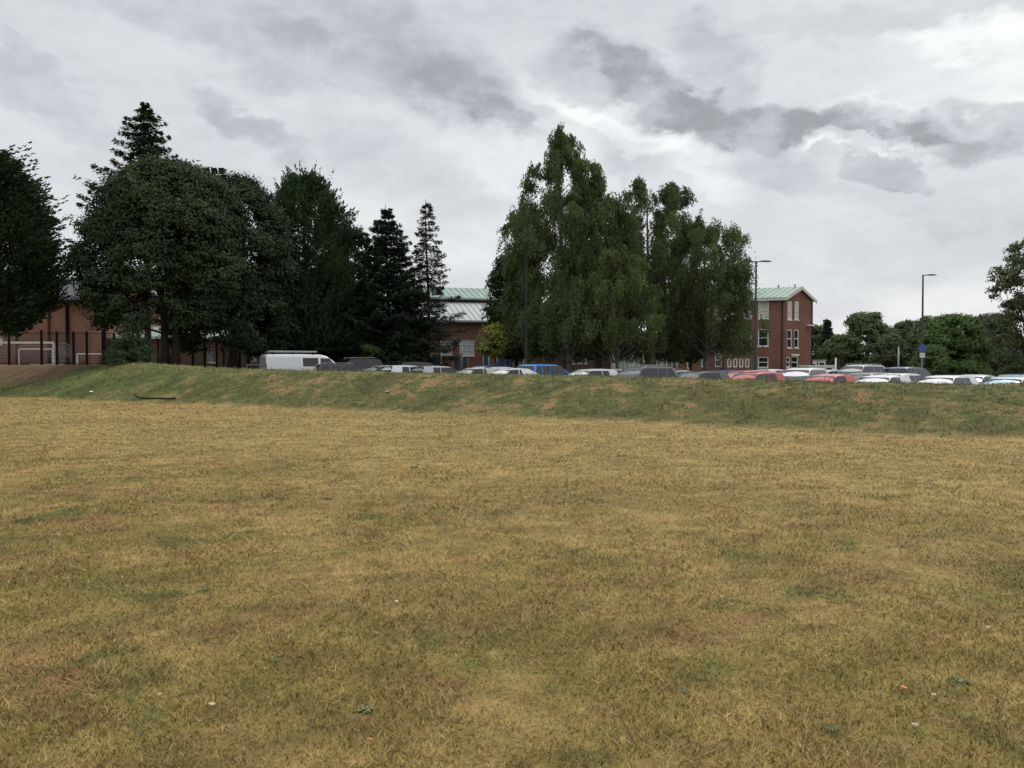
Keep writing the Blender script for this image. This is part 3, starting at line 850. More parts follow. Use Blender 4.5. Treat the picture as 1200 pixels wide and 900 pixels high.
# ------------------------------------------------------------------ buildings
def along(A, B, px):
    """distance along the plan line A-B where photo column px crosses it"""
    A = Vector((A[0], A[1])); B = Vector((B[0], B[1])); d = (B - A).normalized()
    r = ray(px, 430); r = Vector((r.x, r.y))
    # A + d u = r k
    det = d.x * -r.y + d.y * r.x
    u = (-A.x * -r.y + -A.y * r.x) / det
    return u, (A + d * u).y
def wall(A, B, z0, z1, holes, m, parent, name='wall', top=None, depth=.12):
    """brick wall between plan points with real recessed openings; top: list of (u, z) for a gable"""
    A = Vector((A[0], A[1], 0)); B = Vector((B[0], B[1], 0)); L = (B - A).length; d = (B - A) / L
    inn = Vector((-d.y, d.x, 0)) * depth
    us = sorted({0.0, L, *[h[0] for h in holes], *[h[1] for h in holes]})
    zs = sorted({z0, z1, *[h[2] for h in holes], *[h[3] for h in holes]})
    vs, fs, uv = [], [], []
    def q(p, t):
        n = len(vs); vs.extend(tuple(a) for a in p); fs.append(tuple(range(n, n + len(p)))); uv.extend(t)
    pt_ = lambda u, z, k=0: A + d * u + Vector((0, 0, z)) + inn * k
    for i in range(len(us) - 1):
        for j in range(len(zs) - 1):
            um, zm = (us[i] + us[i + 1]) / 2, (zs[j] + zs[j + 1]) / 2
            if any(h[0] < um < h[1] and h[2] < zm < h[3] for h in holes): continue
            a, b, c, e = us[i], us[i + 1], zs[j], zs[j + 1]
            q([pt_(a, c), pt_(b, c), pt_(b, e), pt_(a, e)], [(a, c), (b, c), (b, e), (a, e)])
    for a, b, c, e in [h[:4] for h in holes]:
        for (u0, w0, u1, w1) in ((a, c, b, c), (b, c, b, e), (b, e, a, e), (a, e, a, c)):
            q([pt_(u0, w0), pt_(u1, w1), pt_(u1, w1, 1), pt_(u0, w0, 1)], [(u0, w0), (u1, w1), (u1 + .1, w1), (u0 + .1, w0)])
    if top:
        q([pt_(0, z1)] + [pt_(L, z1)] + [pt_(u, z) for u, z in top], [(0, z1), (L, z1)] + list(top))
    me = bpy.data.meshes.new(name); me.from_pydata(vs, [], fs); me.materials.append(m)
    ul = me.uv_layers.new(name='UVMap'); ul.data.foreach_set('uv', np.array(uv, np.float32).ravel()); me.update()
    return link(name, me, parent), (A, d, inn)
def window(fr, h, parent, bars=(1, 1), fw=.07, pane=None, sill=True, fm=None):
    """frame with mullions, glass pane behind, sill, all in the wall's recess"""
    A, d, inn = fr; a, b, c, e = h[:4]
    n = inn.normalized(); P = lambda u, z, k: A + d * u + Vector((0, 0, z)) + n * k
    f = MB(); dp = n * .05
    def bar(u0, u1, z0, z1): f.obox(P(u0, z0, .05), d * (u1 - u0), dp, Vector((0, 0, z1 - z0)))
    bar(a, a + fw, c, e); bar(b - fw, b, c, e); bar(a + fw, b - fw, c, c + fw); bar(a + fw, b - fw, e - fw, e)
    for i in range(1, bars[0]):
        u = a + (b - a) * i / bars[0]; bar(u - fw * .35, u + fw * .35, c + fw, e - fw)
    for i in range(1, bars[1]):
        z = c + (e - c) * i / bars[1]; f.obox(P(a + fw, z - fw * .35, .055), d * (b - a - 2 * fw), n * .04, Vector((0, 0, fw * .7)))
    w_ = f.build('window', fm or M_WHITE, parent)
    MB().quad(P(a, c, .09), P(b, c, .09), P(b, e, .09), P(a, e, .09)).build('pane', pane or M_GLASS, w_)
    if sill:
        s = MB(); s.obox(P(a - .05, c - .07, -.07), d * (b - a + .1), n * .115, Vector((0, 0, .07))); s.build('sill', fm or M_WHITE, w_)
    return w_
def pxhole(A, B, x0, x1, y0, y1):
    u0, D0 = along(A, B, x0); u1, D1 = along(A, B, x1); D = (D0 + D1) / 2
    return (u0, u1, Z(y1, D), Z(y0, D))
def slab(parent, name, m, pts, th):
    """roof plane from 4 points with thickness downward"""
    b = MB(); pts = [Vector(p) for p in pts]; lo = [p - Vector((0, 0, th)) for p in pts]
    b.poly(pts); b.poly(lo[::-1])
    k = len(pts)
    for i in range(k): b.quad(pts[i], lo[i], lo[(i + 1) % k], pts[(i + 1) % k])
    return b.build(name, m, parent)
def ribs(parent, name, m, e0, e1, r0, r1, step, h=.05, wd=.06):
    b = MB(); e0, e1, r0, r1 = map(Vector, (e0, e1, r0, r1)); n = int((e1 - e0).length / step)
    d = (e1 - e0).normalized()
    for i in range(n + 1):
        f = i / n; p = e0.lerp(e1, f); q = r0.lerp(r1, f)
        b.obox(p - d * wd / 2 + Vector((0, 0, .002)), d * wd, q - p, Vector((0, 0, h)))
    return b.build(name, m, parent)
def mass(parent, name, m, plan, z0, z1):
    """closed side and back walls"""
    b = MB()
    for i in range(len(plan) - 1):
        (x0, y0), (x1, y1) = plan[i], plan[i + 1]
        b.quad((x0, y0, z0), (x1, y1, z0), (x1, y1, z1), (x0, y0, z1))
    return b.build(name, m, parent)

# ---- left brick building, two storeys under a dark roof
def left_house():
    D = 68; A = (X(-260, D), D); B = (X(108, D), D)
    r = empty('brick_house', (0, 0, 0), 0, 'two storey orange brick building with a dark grey roof behind the fence at left', 'building')
    ze, zr = Z(351, D), Z(325, D + 7)
    hs = [pxhole(A, B, 32, 43, 358, 371), pxhole(A, B, -40, -28, 358, 371), pxhole(A, B, -40, -26, 396, 412), pxhole(A, B, -8, 3, 393, 404)]
    _, fr = wall(A, B, 1.2, ze, hs, M_BRICK2, r)
    for i, h in enumerate(hs): window(fr, h, r, (1, 2) if i > 2 else (2, 1), pane=M_PALE if i in (0, 3) else None)
    mass(r, 'wall', M_BRICK2, [B, (B[0], D + 14), (A[0], D + 14), A], 1.2, ze)
    slab(r, 'roof', M_SLATE, [(A[0] - .4, D - .5, ze - .05), (B[0] + .5, D - .5, ze - .05), (B[0] + .5, D + 7, zr), (A[0] - .4, D + 7, zr)], .18)
    slab(r, 'roof', M_SLATE, [(B[0] + .5, D + 14.5, ze - .05), (A[0] - .4, D + 14.5, ze - .05), (A[0] - .4, D + 7.003, zr), (B[0] + .5, D + 7.003, zr)], .18)
    MB().poly([(B[0], D, ze), (B[0], D + 14, ze), (B[0], D + 7, zr - .2)]).build('gable', M_BRICK2, r)
    MB().box(A[0], B[0] + .5, D - .62, D - .5, ze - .22, ze - .09).build('gutter', M_BLACK, r)
    for px, wd, m in ((19, .09, mat('brown_pipe', (.10, .04, .03), .5)), (57, .10, mat('brown_pipe', (.10, .04, .03), .5)), (79, .13, M_BLACK)):
        xx = X(px, D - .15)
        MB().tube([(xx, D - .12, 1.2), (xx, D - .12, ze - .5), (xx - .12, D - .45, ze - .25)], wd, 8).build('downpipe', m, r)
    for px, py, dy in ((72, 333, 5.2), (56, 348, .8)):
        p = at(px, py, D + dy); zz = ze + (zr - ze) * (dy + .5) / 7.5
        MB().box(p.x - .18, p.x + .18, D + dy - .15, D + dy + .2, zz - .05, zz + .22).build('roof_vent', M_GREY, r)
left_house()

# ---- low wing running right from it, pale green roof edge
def low_wing():
    D = 71; A = (X(86, D), D); B = (X(345, D), D)
    r = empty('low_brick_wing', (0, 0, 0), 0, 'single storey brown brick wing with a pale roof behind the maple trunks', 'building')
    ze = Z(397, D)
    hs = [pxhole(A, B, 294, 301, 416, 424), pxhole(A, B, 243, 253, 409, 425), pxhole(A, B, 108, 122, 405, 420)]
    _, fr = wall(A, B, 1.0, ze, hs, M_BRICK3, r)
    for i, h in enumerate(hs): window(fr, h, r, (1, 1), pane=M_PALE if i == 0 else None, fm=M_GREY if i == 0 else None)
    mass(r, 'wall', M_BRICK3, [B, (B[0], D + 9), (A[0], D + 9), A], 1.0, ze)
    MB().box(A[0] - .2, B[0] + .2, D - .35, D - .25, ze - .02, ze + .2).build('fascia', M_WHITE, r)
    slab(r, 'roof', mat('pale_green_roof', (.30, .37, .34), .5, noise=.1), [(A[0] - .2, D - .24, ze + .19), (B[0] + .2, D - .24, ze + .19), (B[0] + .2, D + 6, ze + 1.35), (A[0] - .2, D + 6, ze + 1.35)], .15)
    slab(r, 'roof', MATS['pale_green_roof'], [(A[0] - .2, D + 6.003, ze + 1.35), (B[0] + .2, D + 6.003, ze + 1.35), (B[0] + .2, D + 9.3, ze + .3), (A[0] - .2, D + 9.3, ze + .3)], .15)
    for px in (132, 185, 226, 262, 318):
        xx = X(px, D - .1); MB().tube([(xx, D - .08, 1.0), (xx, D - .08, ze)], .05, 6).build('downpipe', M_WHITE if px == 132 else M_BLACK, r)
low_wing()

# ---- hall in the middle with two pitched roofs
def hall():
    a = R(14); ux, uy = math.cos(a), math.sin(a); dx, dy = -math.sin(a), math.cos(a)
    Am = at(560, 430, 75); L0, L1 = -15.0, 6.5
    pt2 = lambda u, v: (Am.x + ux * u + dx * v, Am.y + uy * u + dy * v)
    A = pt2(L0, 0); B = pt2(L1, 0)
    r = empty('brick_hall', (0, 0, 0), 0, 'brick hall with ribbed grey lower roof and green upper roof, behind the thin spruce', 'building')
    ze = Z(376.5, 75)
    hs = [pxhole(A, B, 538.5, 556, 397.5, 417), pxhole(A, B, 516, 530, 399, 416), pxhole(A, B, 470, 486, 399, 416), pxhole(A, B, 604, 614, 405, 432), pxhole(A, B, 566, 573, 411, 431)]
    _, fr = wall(A, B, 0.0, ze, hs, M_BRICK, r)
    for i, h in enumerate(hs[:4]): window(fr, h, r, (2, 3) if i < 3 else (1, 2), pane=M_PALE if i < 2 else None)
    window(fr, hs[4], r, (1, 1), pane=M_TEAL, sill=False)
    mass(r, 'wall', M_BRICK, [B, pt2(L1, 18), pt2(L0, 18), A], 0, ze)
    p3 = lambda u, v, z: (*pt2(u, v), z)
    zc = Z(354, 82.5)
    MB().obox(p3(L0 - .2, -.45, ze - .12), (ux * (L1 - L0 + .4), uy * (L1 - L0 + .4), 0), (dx * .12, dy * .12, 0), (0, 0, .17)).build('gutter', M_GREY, r)
    slab(r, 'lower_roof', M_RIB, [p3(L0 - .2, -.32, ze), p3(L1 + .2, -.32, ze), p3(L1 + .2, 7.5, zc), p3(L0 - .2, 7.5, zc)], .15)
    ribs(r, 'roof_seams', M_GREY, p3(L0 - .15, -.3, ze), p3(L1 + .15, -.3, ze), p3(L0 - .15, 7.45, zc), p3(L1 + .15, 7.45, zc), .55)
    ztop = Z(350, 82.5)
    A2, B2 = pt2(L0, 7.4), pt2(L1, 7.4)
    wall(A2, B2, zc - .4, ztop + .05, [], M_BRICK3, r, 'clerestory')
    mass(r, 'clerestory', M_BRICK3, [B2, pt2(L1, 18), pt2(L0, 18), A2], ze - .3, ztop + .05)
    zg = Z(338, 88)
    slab(r, 'upper_roof', M_COPPER, [p3(L0 - .3, 6.9, ztop), p3(L1 + .3, 6.9, ztop), p3(L1 + .3, 12.7, zg), p3(L0 - .3, 12.7, zg)], .16)
    slab(r, 'upper_roof', M_COPPER, [p3(L0 - .3, 12.703, zg), p3(L1 + .3, 12.703, zg), p3(L1 + .3, 18.4, ztop), p3(L0 - .3, 18.4, ztop)], .16)
    ribs(r, 'roof_seams', M_COPPER, p3(L0 - .25, 6.95, ztop), p3(L1 + .25, 6.95, ztop), p3(L0 - .25, 12.6, zg), p3(L1 + .25, 12.6, zg), .6)
    for u in (-7, 2.6):
        MB().tube([p3(u, -.1, 0), p3(u, -.1, ze)], .05, 6).build('downpipe', M_BLACK, r)
hall()

# ---- entrance range behind the birches
def entrance():
    D = 79; A = (X(628, D), D); B = (X(862, D), D)
    r = empty('entrance_block', (0, 0, 0), 0, 'low brown brick range with a cream entrance and white windows seen under the birches', 'building')
    ze = Z(392, D)
    hs = []
    for x0, x1, y0, y1 in ((769, 775, 416, 432), (776, 782, 412, 432), (787, 794, 414, 432), (805, 811, 412, 432), (822, 830, 414, 430), (838, 846, 414, 430), (853, 857.5, 420, 430)):
        hs.append(pxhole(A, B, x0, x1, y0, y1))
    _, fr = wall(A, B, -.2, ze, hs, M_BRICK3, r)
    for h in hs: window(fr, h, r, (1, 2), fw=.09, sill=False)
    mass(r, 'wall', M_BRICK3, [B, (B[0], D + 10), (A[0], D + 10), A], -.2, ze)
    slab(r, 'roof', M_DKGREY, [(A[0] - .2, D - .3, ze + .12), (B[0] + .2, D - .3, ze + .12), (B[0] + .2, D + 10.3, ze + .16), (A[0] - .2, D + 10.3, ze + .16)], .16)
    # cream porch standing forward
    D2 = 77.2; x0, x1 = X(718, D2), X(757, D2); z1 = Z(409, D2)
    p = MB(); p.box(x0, x0 + .55, D2, D - .01, -.2, z1); p.box(x0 + .553, x1, D2 + .02, D - .02, z1 - .28, z1 - .01); p.box(x1 - .3, x1 + .02, D2 + .003, D - .015, -.2, z1 - .283)
    pr = p.build('porch', M_OFF, r)
    MB().quad((x0 + .55, D2 + .5, -.2), (x1 - .3, D2 + .5, -.2), (x1 - .3, D2 + .5, z1 - .3), (x0 + .55, D2 + .5, z1 - .3)).build('pane', M_GLASS, pr)
    dr = MB()
    for i in range(5):
        xx = x0 + .62 + i * (x1 - .4 - x0 - .62) / 5
        dr.box(xx, xx + (x1 - .4 - x0 - .62) / 5 - .05, D2 + .36, D2 + .42, -.1, Z(418, D2))
    dr.build('door', mat('pale_green_door', (.50, .55, .52), .5, noise=.08), r)
    for px in (742, 756.5):
        xx = X(px, D2 - .3); MB().tube([(xx, D2 - .3, 0), (xx, D2 - .3, Z(416, D2 - .3))], .07, 8).build('post', M_WHITE, r)
entrance()

# ---- three storey block with the gable end
def block():
    Cc = at(919.5, 430, 84); Lf = at(790, 430, 88.5); Rt = at(951.5, 430, 88)
    Cc, Lf, Rt = (Cc.x, Cc.y), (Lf.x, Lf.y), (Rt.x, Rt.y)
    r = empty('brick_block', (0, 0, 0), 0, 'three storey red brick block with a green pitched roof right of the birches', 'building')
    ze = Z(349.5, 84)
    hs = []
    for x0, x1 in ((828, 841), (848, 861), (868.5, 880.5), (888, 900.5)):
        for y0, y1 in ((352, 373.5), (385.5, 406), (418, 431)):
            hs.append(pxhole(Lf, Cc, x0, x1, y0, y1))
    for x0, x1 in ((858.5, 862.2), (865.6, 869), (872.5, 876)):
        pass
    hs = [h for h in hs]
    _, fr = wall(Lf, Cc, -.3, ze, hs, M_BRICK, r)
    for i, h in enumerate(hs): window(fr, h, r, (1, 2), fw=.11, pane=M_PALE if i % 3 == 0 else None)
    hs = []
    for y0, y1 in ((353, 375), (386, 408)):
        hs += [pxhole(Cc, Rt, 922.6, 928, y0, y1), pxhole(Cc, Rt, 930.8, 936, y0, y1)]
    hs += [pxhole(Cc, Rt, 921.5, 926, 418, 430.5), pxhole(Cc, Rt, 927.6, 935.5, 417, 432)]
    L = (Vector(Rt) - Vector(Cc)).length; za = Z(338.5, 86)
    _, fr = wall(Cc, Rt, -.3, ze, hs, M_BRICK, r, top=[(L / 2, za)])
    for i, h in enumerate(hs): window(fr, h, r, (1, 2), fw=.13, pane=M_PALE if i < 2 else None)
    A, d, inn = fr; n = inn.normalized()
    MB().obox(A + d * (hs[5][0] - .1) - n * .09 + Vector((0, 0, hs[5][3] + .02)), d * (hs[5][1] - hs[5][0] + .2), n * .085, (0, 0, .16)).build('lintel', M_WHITE, r)
    bk = (Lf[0] + Rt[0] - Cc[0], Lf[1] + Rt[1] - Cc[1])
    mass(r, 'wall', M_BRICK, [Rt, bk, Lf], -.3, ze)
    # roof
    V = lambda p, z: Vector((p[0], p[1], z))
    dl = (Vector(Lf) - Vector(Cc)).normalized(); dr = (Vector(Rt) - Vector(Cc)).normalized(); dl3 = Vector((dl.x, dl.y, 0)); dr3 = Vector((dr.x, dr.y, 0))
    ov = -dl3 * .28
    e0 = V(Lf, ze) - dr3 * .35; e1 = V(Cc, ze) - dr3 * .35 + ov
    mid = ((Cc[0] + Rt[0]) / 2, (Cc[1] + Rt[1]) / 2); midb = ((Lf[0] + bk[0]) / 2, (Lf[1] + bk[1]) / 2)
    rz = za + .22; drop = Vector((0, 0, -.08))
    r0 = V(midb, rz); r1 = V(mid, rz) + ov
    f0 = V(bk, ze) + dr3 * .35; f1 = V(Rt, ze) + dr3 * .35 + ov
    slab(r, 'roof', M_COPPER, [e0 - drop, e1 - drop, r1, r0], .12)
    slab(r, 'roof', M_COPPER, [r0 + dr3 * .004, r1 + dr3 * .004, f1 - drop, f0 - drop], .12)
    ribs(r, 'roof_seams', M_COPPER, e0 - drop, e1 - drop, r0, r1, .6, .045, .05)
    cream = mat('cream_fascia', (.62, .60, .54), .6)
    b = MB(); b.obox(e0 - drop + Vector((0, 0, -.3)) - dr3 * .05, e1 - e0, dr3 * .045, (0, 0, .19)); b.build('fascia', cream, r)
    b = MB()
    b.obox(e1 - drop + Vector((0, 0, -.32)) - dl3 * .06, r1 - (e1 - drop), -dl3 * -.055, (0, 0, .33))
    b.obox(f1 - drop + Vector((0, 0, -.32)) - dl3 * .06, r1 - (f1 - drop), -dl3 * -.055, (0, 0, .33))
    b.build('bargeboard', cream, r)
    for f in (.06, .2):
        p = r1.lerp(r0, f); MB().tube([p + Vector((0, 0, -.1)), p + Vector((0, 0, .28))], .06, 6).build('roof_vent', M_DKGREY, r)
    p = A + d * (along(Cc, Rt, 944)[0]) - n * .3 + Vector((0, 0, Z(382, 87)))
    fl = MB(); fl.obox(p - n * .25, d * .9, n * .45, Vector((0, 0, .14)) + d * .05); fl.obox(p + d * .4 + n * .2 + Vector((0, 0, -.05)), d * .1, n * .098, (0, 0, .1))
    fl.build('wall_light', M_WHITE, r)
    xx = V(Cc, 0) + dl3 * .25 - dr3 * .08
    MB().tube([xx, xx + Vector((0, 0, ze - .1))], .05, 6).build('downpipe', M_BLACK, r)
    xx = V(Rt, 0) + dl3 * -.07 - dr3 * .15
    MB().tube([xx, xx + Vector((0, 0, ze - .1))], .05, 6).build('downpipe', M_BLACK, r)
block()
# brown lower annexe with four narrow white windows in front of the block
def annexe():
    D = 78.5; A = (X(848, D), D); B = (X(884, D), D)
    r = empty('brick_annexe', (0, 0, 0), 0, 'small brown brick annexe with four narrow white framed windows behind the lamp post', 'building')
    ze = Z(409, D)
    hs = [pxhole(A, B, a, a + 5, 420, 430.5) for a in (852.3, 859.3, 866.3, 873.3)]
    _, fr = wall(A, B, -.3, ze, hs, M_BRICK3, r)
    for h in hs: window(fr, h, r, (1, 1), fw=.12, sill=False)
    mass(r, 'wall', M_BRICK3, [B, (B[0], D + 5.5), (A[0], D + 5.5), A], -.3, ze)
    slab(r, 'roof', M_DKGREY, [(A[0] - .2, D - .2, ze + .12), (B[0] + .1, D - .2, ze + .12), (B[0] + .1, D + 5.6, ze + .14), (A[0] - .2, D + 5.6, ze + .14)], .13)
annexe()

def cabin(px0, px1, y0, D, label, dep=2.4):
    x0, x1 = X(px0, D), X(px1, D); g = gz((x0 + x1) / 2, D); z1 = Z(y0, D)
    r = empty('white_cabin', ((x0 + x1) / 2, D, g), 0, label, 'cabin')
    h = z1 - g; L = (x1 - x0) / 2
    MB().box(-L, L, 0, dep, 0, h - .12).build('wall', M_WHITE, r, bevel=.02)
    MB().box(-L - .08, L + .08, -.08, dep + .08, h - .117, h).build('roof', M_GREY if dep > 2.6 else M_WHITE, r)
    w_ = MB().box(-L * .6, -L * .15, -.03, -.004, h * .45, h * .8).build('window', M_TRIM, r)
    MB().box(L * .35, L * .75, -.03, -.003, .05, h * .85).build('door', M_DKGREY, r)
cabin(948, 978.5, 428, 74, 'long low white cabin right of the three storey block, nearer the cars')
cabin(946, 968, 421.5, 92, 'white flat roofed cabin seen above the nearer low one, by the block', 3.0)

# ------------------------------------------------------------------ fences, posts, goals, lamps
def post_thing(name, px, D, ytop, rad, m, label, cat, group=None, square=False):
    x = X(px, D); g = gz(x, D); h = Z(ytop, D) - g
    b = MB()
    if square: b.box(-rad, rad, -rad, rad, -.2, h)
    else: b.tube([(0, 0, -.2), (0, 0, h)], rad, 10)
    r = empty(name, (x, D, g), 0, label, cat, group)
    b.build('shaft', m, r, not square)
    MB().box(-rad * 1.25, rad * 1.25, -rad * 1.25, rad * 1.25, h + .003, h + .05).build('cap', m, r)
    return r
def mesh_mat():
    m = bpy.data.materials.new('weld_mesh'); m.use_nodes = True
    N = NT(m.node_tree); b = m.node_tree.nodes['Principled BSDF']; b.inputs['Base Color'].default_value = (.02, .022, .022, 1); b.inputs['Roughness'].default_value = .6
    P = N.new('ShaderNodeTexCoord').outputs['Object']; x, y, z = N.sep(P)
    fx = N.m('FRACT', N.m('MULTIPLY', x, 16.0)); fz = N.m('FRACT', N.m('MULTIPLY', z, 4.5))
    k = N.m('MAXIMUM', N.m('LESS_THAN', fx, .16), N.m('LESS_THAN', fz, .06))
    m.node_tree.links.new(k, b.inputs['Alpha'])
    return m
M_MESH = mesh_mat()
FD = 63
fposts = [(-38, 386), (-13, 386), (11, 386), (49, 387), (67, 388.5), (86.5, 388.5), (102, 388.5), (122, 386), (134, 391), (163, 392), (226, 397), (240, 397), (254, 397), (281, 397), (291, 398)]
x0 = X(-38, FD)
fr_ = empty('mesh_fence', (x0, FD, 1.6), 0, 'tall dark mesh fence on black posts round the ball court at left', 'fence')
fz = {}
for px, yt in fposts:
    x = X(px, FD) - x0; g = gz(X(px, FD), FD) - 1.6; h = Z(yt, FD) - 1.6
    wd = .07 if px != 122 else .12
    MB().box(x - wd, x + wd, -wd, wd, g - .1, h).build('post', M_BLACK, fr_)
pl = MB()
pl.quad((0, .0, -.2), (X(134, FD) - x0, .0, -.2), (X(134, FD) - x0, .0, Z(388.8, FD) - 1.6), (0, .0, Z(388.8, FD) - 1.6))
pl.build('mesh_panel', M_MESH, fr_)
b = MB()
for zz in (.25, 2.6):
    b.box(0, X(134, FD) - x0, -.03, .03, zz, zz + .035)
b.build('rail', M_BLACK, fr_)

def goal(px0, px1, ytop, D, depth, label, r=.06, skew=0.0, netm=None, netted=True):
    x0, x1 = X(px0, D), X(px1, D); cx = (x0 + x1) / 2; g = gz(cx, D); h = Z(ytop, D) - g; L = (x1 - x0) / 2
    root = empty('football_goal', (cx, D, g), 0, label, 'goal')
    MB().box(-L, L, -r, r, h - 2 * r, h).build('crossbar', M_WHITE, root, bevel=.02)
    for s in (-1, 1): MB().box(s * L - r, s * L + r, -r + .003, r - .003, -.05, h - 2 * r - .003).build('post', M_WHITE, root, bevel=.02)
    for s in (-1, 1):
        MB().tube([(s * L, r, h - r), (s * L + skew * .35, depth * .4, h - .12), (s * L + skew, depth, .12), (s * L + skew, depth, 0)], r * .55, 6).build('back_stay', M_GREY, root)
    MB().tube([(-L + skew, depth, .06), (L + skew, depth, .06)], r * .6, 6).build('ground_bar', M_WHITE, root)
    if netted:
        n = MB(); sk = lambda f: skew * f
        k = int(2 * L / .35); prof = [(0, h - .05, 0), (depth * .4, h - .14, .35), (depth * .97, .12, 1)]
        for i in range(k + 1):
            x = -L + 2 * L * i / k
            n.tube([(x + skew * f, y, z) for y, z, f in prof], .012, 3, False)
        for i in range(12):
            f = i / 11
            y = depth * .4 + depth * .57 * f; z = h - .14 + (.12 - h + .14) * f; q = .35 + .65 * f
            n.tube([(-L + skew * q, y, z), (L + skew * q, y, z)], .012, 3, False)
        for s in (-1, 1):
            for i in range(9):
                f = i / 8; z = .12 + (h - .2) * f
                n.tube([(s * L, .06, z), (s * L + skew * (1 - .65 * f), depth * (.97 - .57 * f), z)], .012, 3, False)
        n.build('net', mat('net_cord', (.5, .52, .55), .8), root)
    return root
goal(-46, 63.5, 400.5, 66, 2.2, 'large white football goal with a net behind the fence at far left', .08, 1.6)
goal(22.5, 62, 408.5, 65, 1.0, 'small white goal standing just in front of the large goal', .055, .3, netted=False)
goal(90.5, 137, 414, 66, 1.0, 'small white goal right of the large one, by the young spruce', .055, .3, netted=False)
def bench(px0, px1, y, D, label):
    x0, x1 = X(px0, D), X(px1, D); cx = (x0 + x1) / 2; g = gz(cx, D); h = Z(y, D) - g; L = (x1 - x0) / 2
    r = empty('low_barrier', (cx, D, g), 0, label, 'barrier')
    MB().box(-L, L, -.05, .05, h - .1, h).build('rail', M_WHITE, r, bevel=.02)
    for s in (-1, 1): MB().box(s * (L - .06) - .05, s * (L - .06) + .05, -.045, .045, -.1, h - .103).build('leg', M_WHITE, r)
bench(172, 197, 426, 62, 'low white rail between the young spruce and the twin trunk')
bench(289, 307, 426.5, 60, 'low white rail right of the dark maple trunk, near the van')

# lamp posts
def lamp(px, D, ytop, arms, label, lens_w=.75, r0=.085):
    x = X(px, D); g = gz(x, D); h = Z(ytop, D) - g
    r = empty('lamp_post', (x, D, g), 0, label, 'lamp post', 'lamp posts round the car park')
    MB().tube([(0, 0, -.2), (0, 0, 1.3), (0, 0, 1.32), (0, 0, h)], [r0 * 1.55, r0 * 1.55, r0, r0 * .6], 12).build('pole', M_DKGREY, r, True)
    for s in arms:
        sc = Vector((s, 0, 0))
        MB().tube([(0, 0, h - .06), (s * .22, 0, h - .02)], .03, 6).build('arm', M_DKGREY, r)
        b = MB(); pts = [(0, .04, .05), (.18, .11, .075), (.5, .13, .07), (lens_w, .05, .03)]
        n = len(b.v)
        for (u, wd, th) in pts:
            for (yy, zz) in ((-wd, 0), (-wd * .7, th), (wd * .7, th), (wd, 0)):
                b.v.append((s * (.2 + u), yy, h - .04 + zz * .9 + u * .02))
        for i in range(3):
            for j in range(4):
                a_, b_ = n + i * 4 + j, n + i * 4 + (j + 1) % 4
                b.f.append((a_, b_, b_ + 4, a_ + 4))
        b.f.append(tuple(n + j for j in range(4))); b.f.append(tuple(n + 12 + j for j in range(4)))
        hd = b.build('lamp_head', M_DKGREY, r)
        MB().box(min(s * .45, s * .85), max(s * .45, s * .85), -.09, .09, h - .05, h - .034).build('lens', M_LAMPGREY, hd)
    return r
lamp(885.3, 49, 306, (-1, 1), 'tall dark lamp post with two heads right of the birches')
lamp(1080.5, 56, 322, (1,), 'tall dark lamp post with one head among the right hand trees')
lamp(617, 57, 284, (-1, 1), 'tall dark lamp post standing against the left side of the birches')
def sign(px, y, D):
    x = X(px, D); g = gz(x, D)
    r = empty('blue_sign', (x, D, g), 0, 'small round blue sign on a grey post below the lamp post at right', 'sign')
    h = Z(y, D) - g
    MB().tube([(0, 0, -.1), (0, 0, h)], .03, 8).build('post', M_GREY, r)
    MB().tube([(0, -.035, h), (0, -.05, h)], .27, 20).build('face', M_SIGNB, r)
    MB().box(-.18, .18, -.055, -.035, h - .66, h - .32).build('plate', mat('sign_white', (.6, .62, .55), .5), r)
sign(1080.3, 408, 55)
def grey_post(px, y, D, label, head):
    x = X(px, D); g = gz(x, D); h = Z(y, D) - g
    r = empty('post', (x, D, g), 0, label, 'post')
    MB().tube([(0, 0, -.1), (0, 0, h)], .06, 10).build('shaft', M_GREY if head else M_WHITE, r, True)
    if head: MB().tube([(0, 0, h + .003), (0, 0, h + .12)], [.12, .09], 10).build('cap', M_DKGREY, r)
    else: MB().tube([(0, 0, h + .003), (0, 0, h + .06)], [.07, .05], 10).build('cap', M_WHITE, r)
grey_post(1052.8, 405, 60, 'plain grey post standing among the trees right of the block', True)
grey_post(979.3, 420, 66, 'thin white post beside the low white cabin', False)
# floodlight mast behind the maples
def mast(px, D, y):
    x = X(px, D); g = gz(x, D); h = Z(y, D) - g
    r = empty('floodlight_mast', (x, D, g), 0, 'floodlight mast whose three lamps show above the maple crowns', 'floodlight')
    MB().tube([(0, 0, -.2), (0, 0, h)], [.16, .07], 10).build('mast', M_DKGREY, r, True)
    MB().box(-1.0, 1.0, -.05, .05, h, h + .08).build('crossbar', M_DKGREY, r)
    for i in (-1, 0, 1):
        b = MB(); b.obox((i * .78 - .3, -.3, h + .16), (.6, 0, 0), (0, .42, -.06), (0, -.1, .42)); f = b.build('floodlight', M_BLACK, r, bevel=.05)
        MB().box(i * .78 - .03, i * .78 + .03, -.04, .04, h + .083, h + .2).build('bracket', M_DKGREY, r)
mast(253.5, 84, 204)

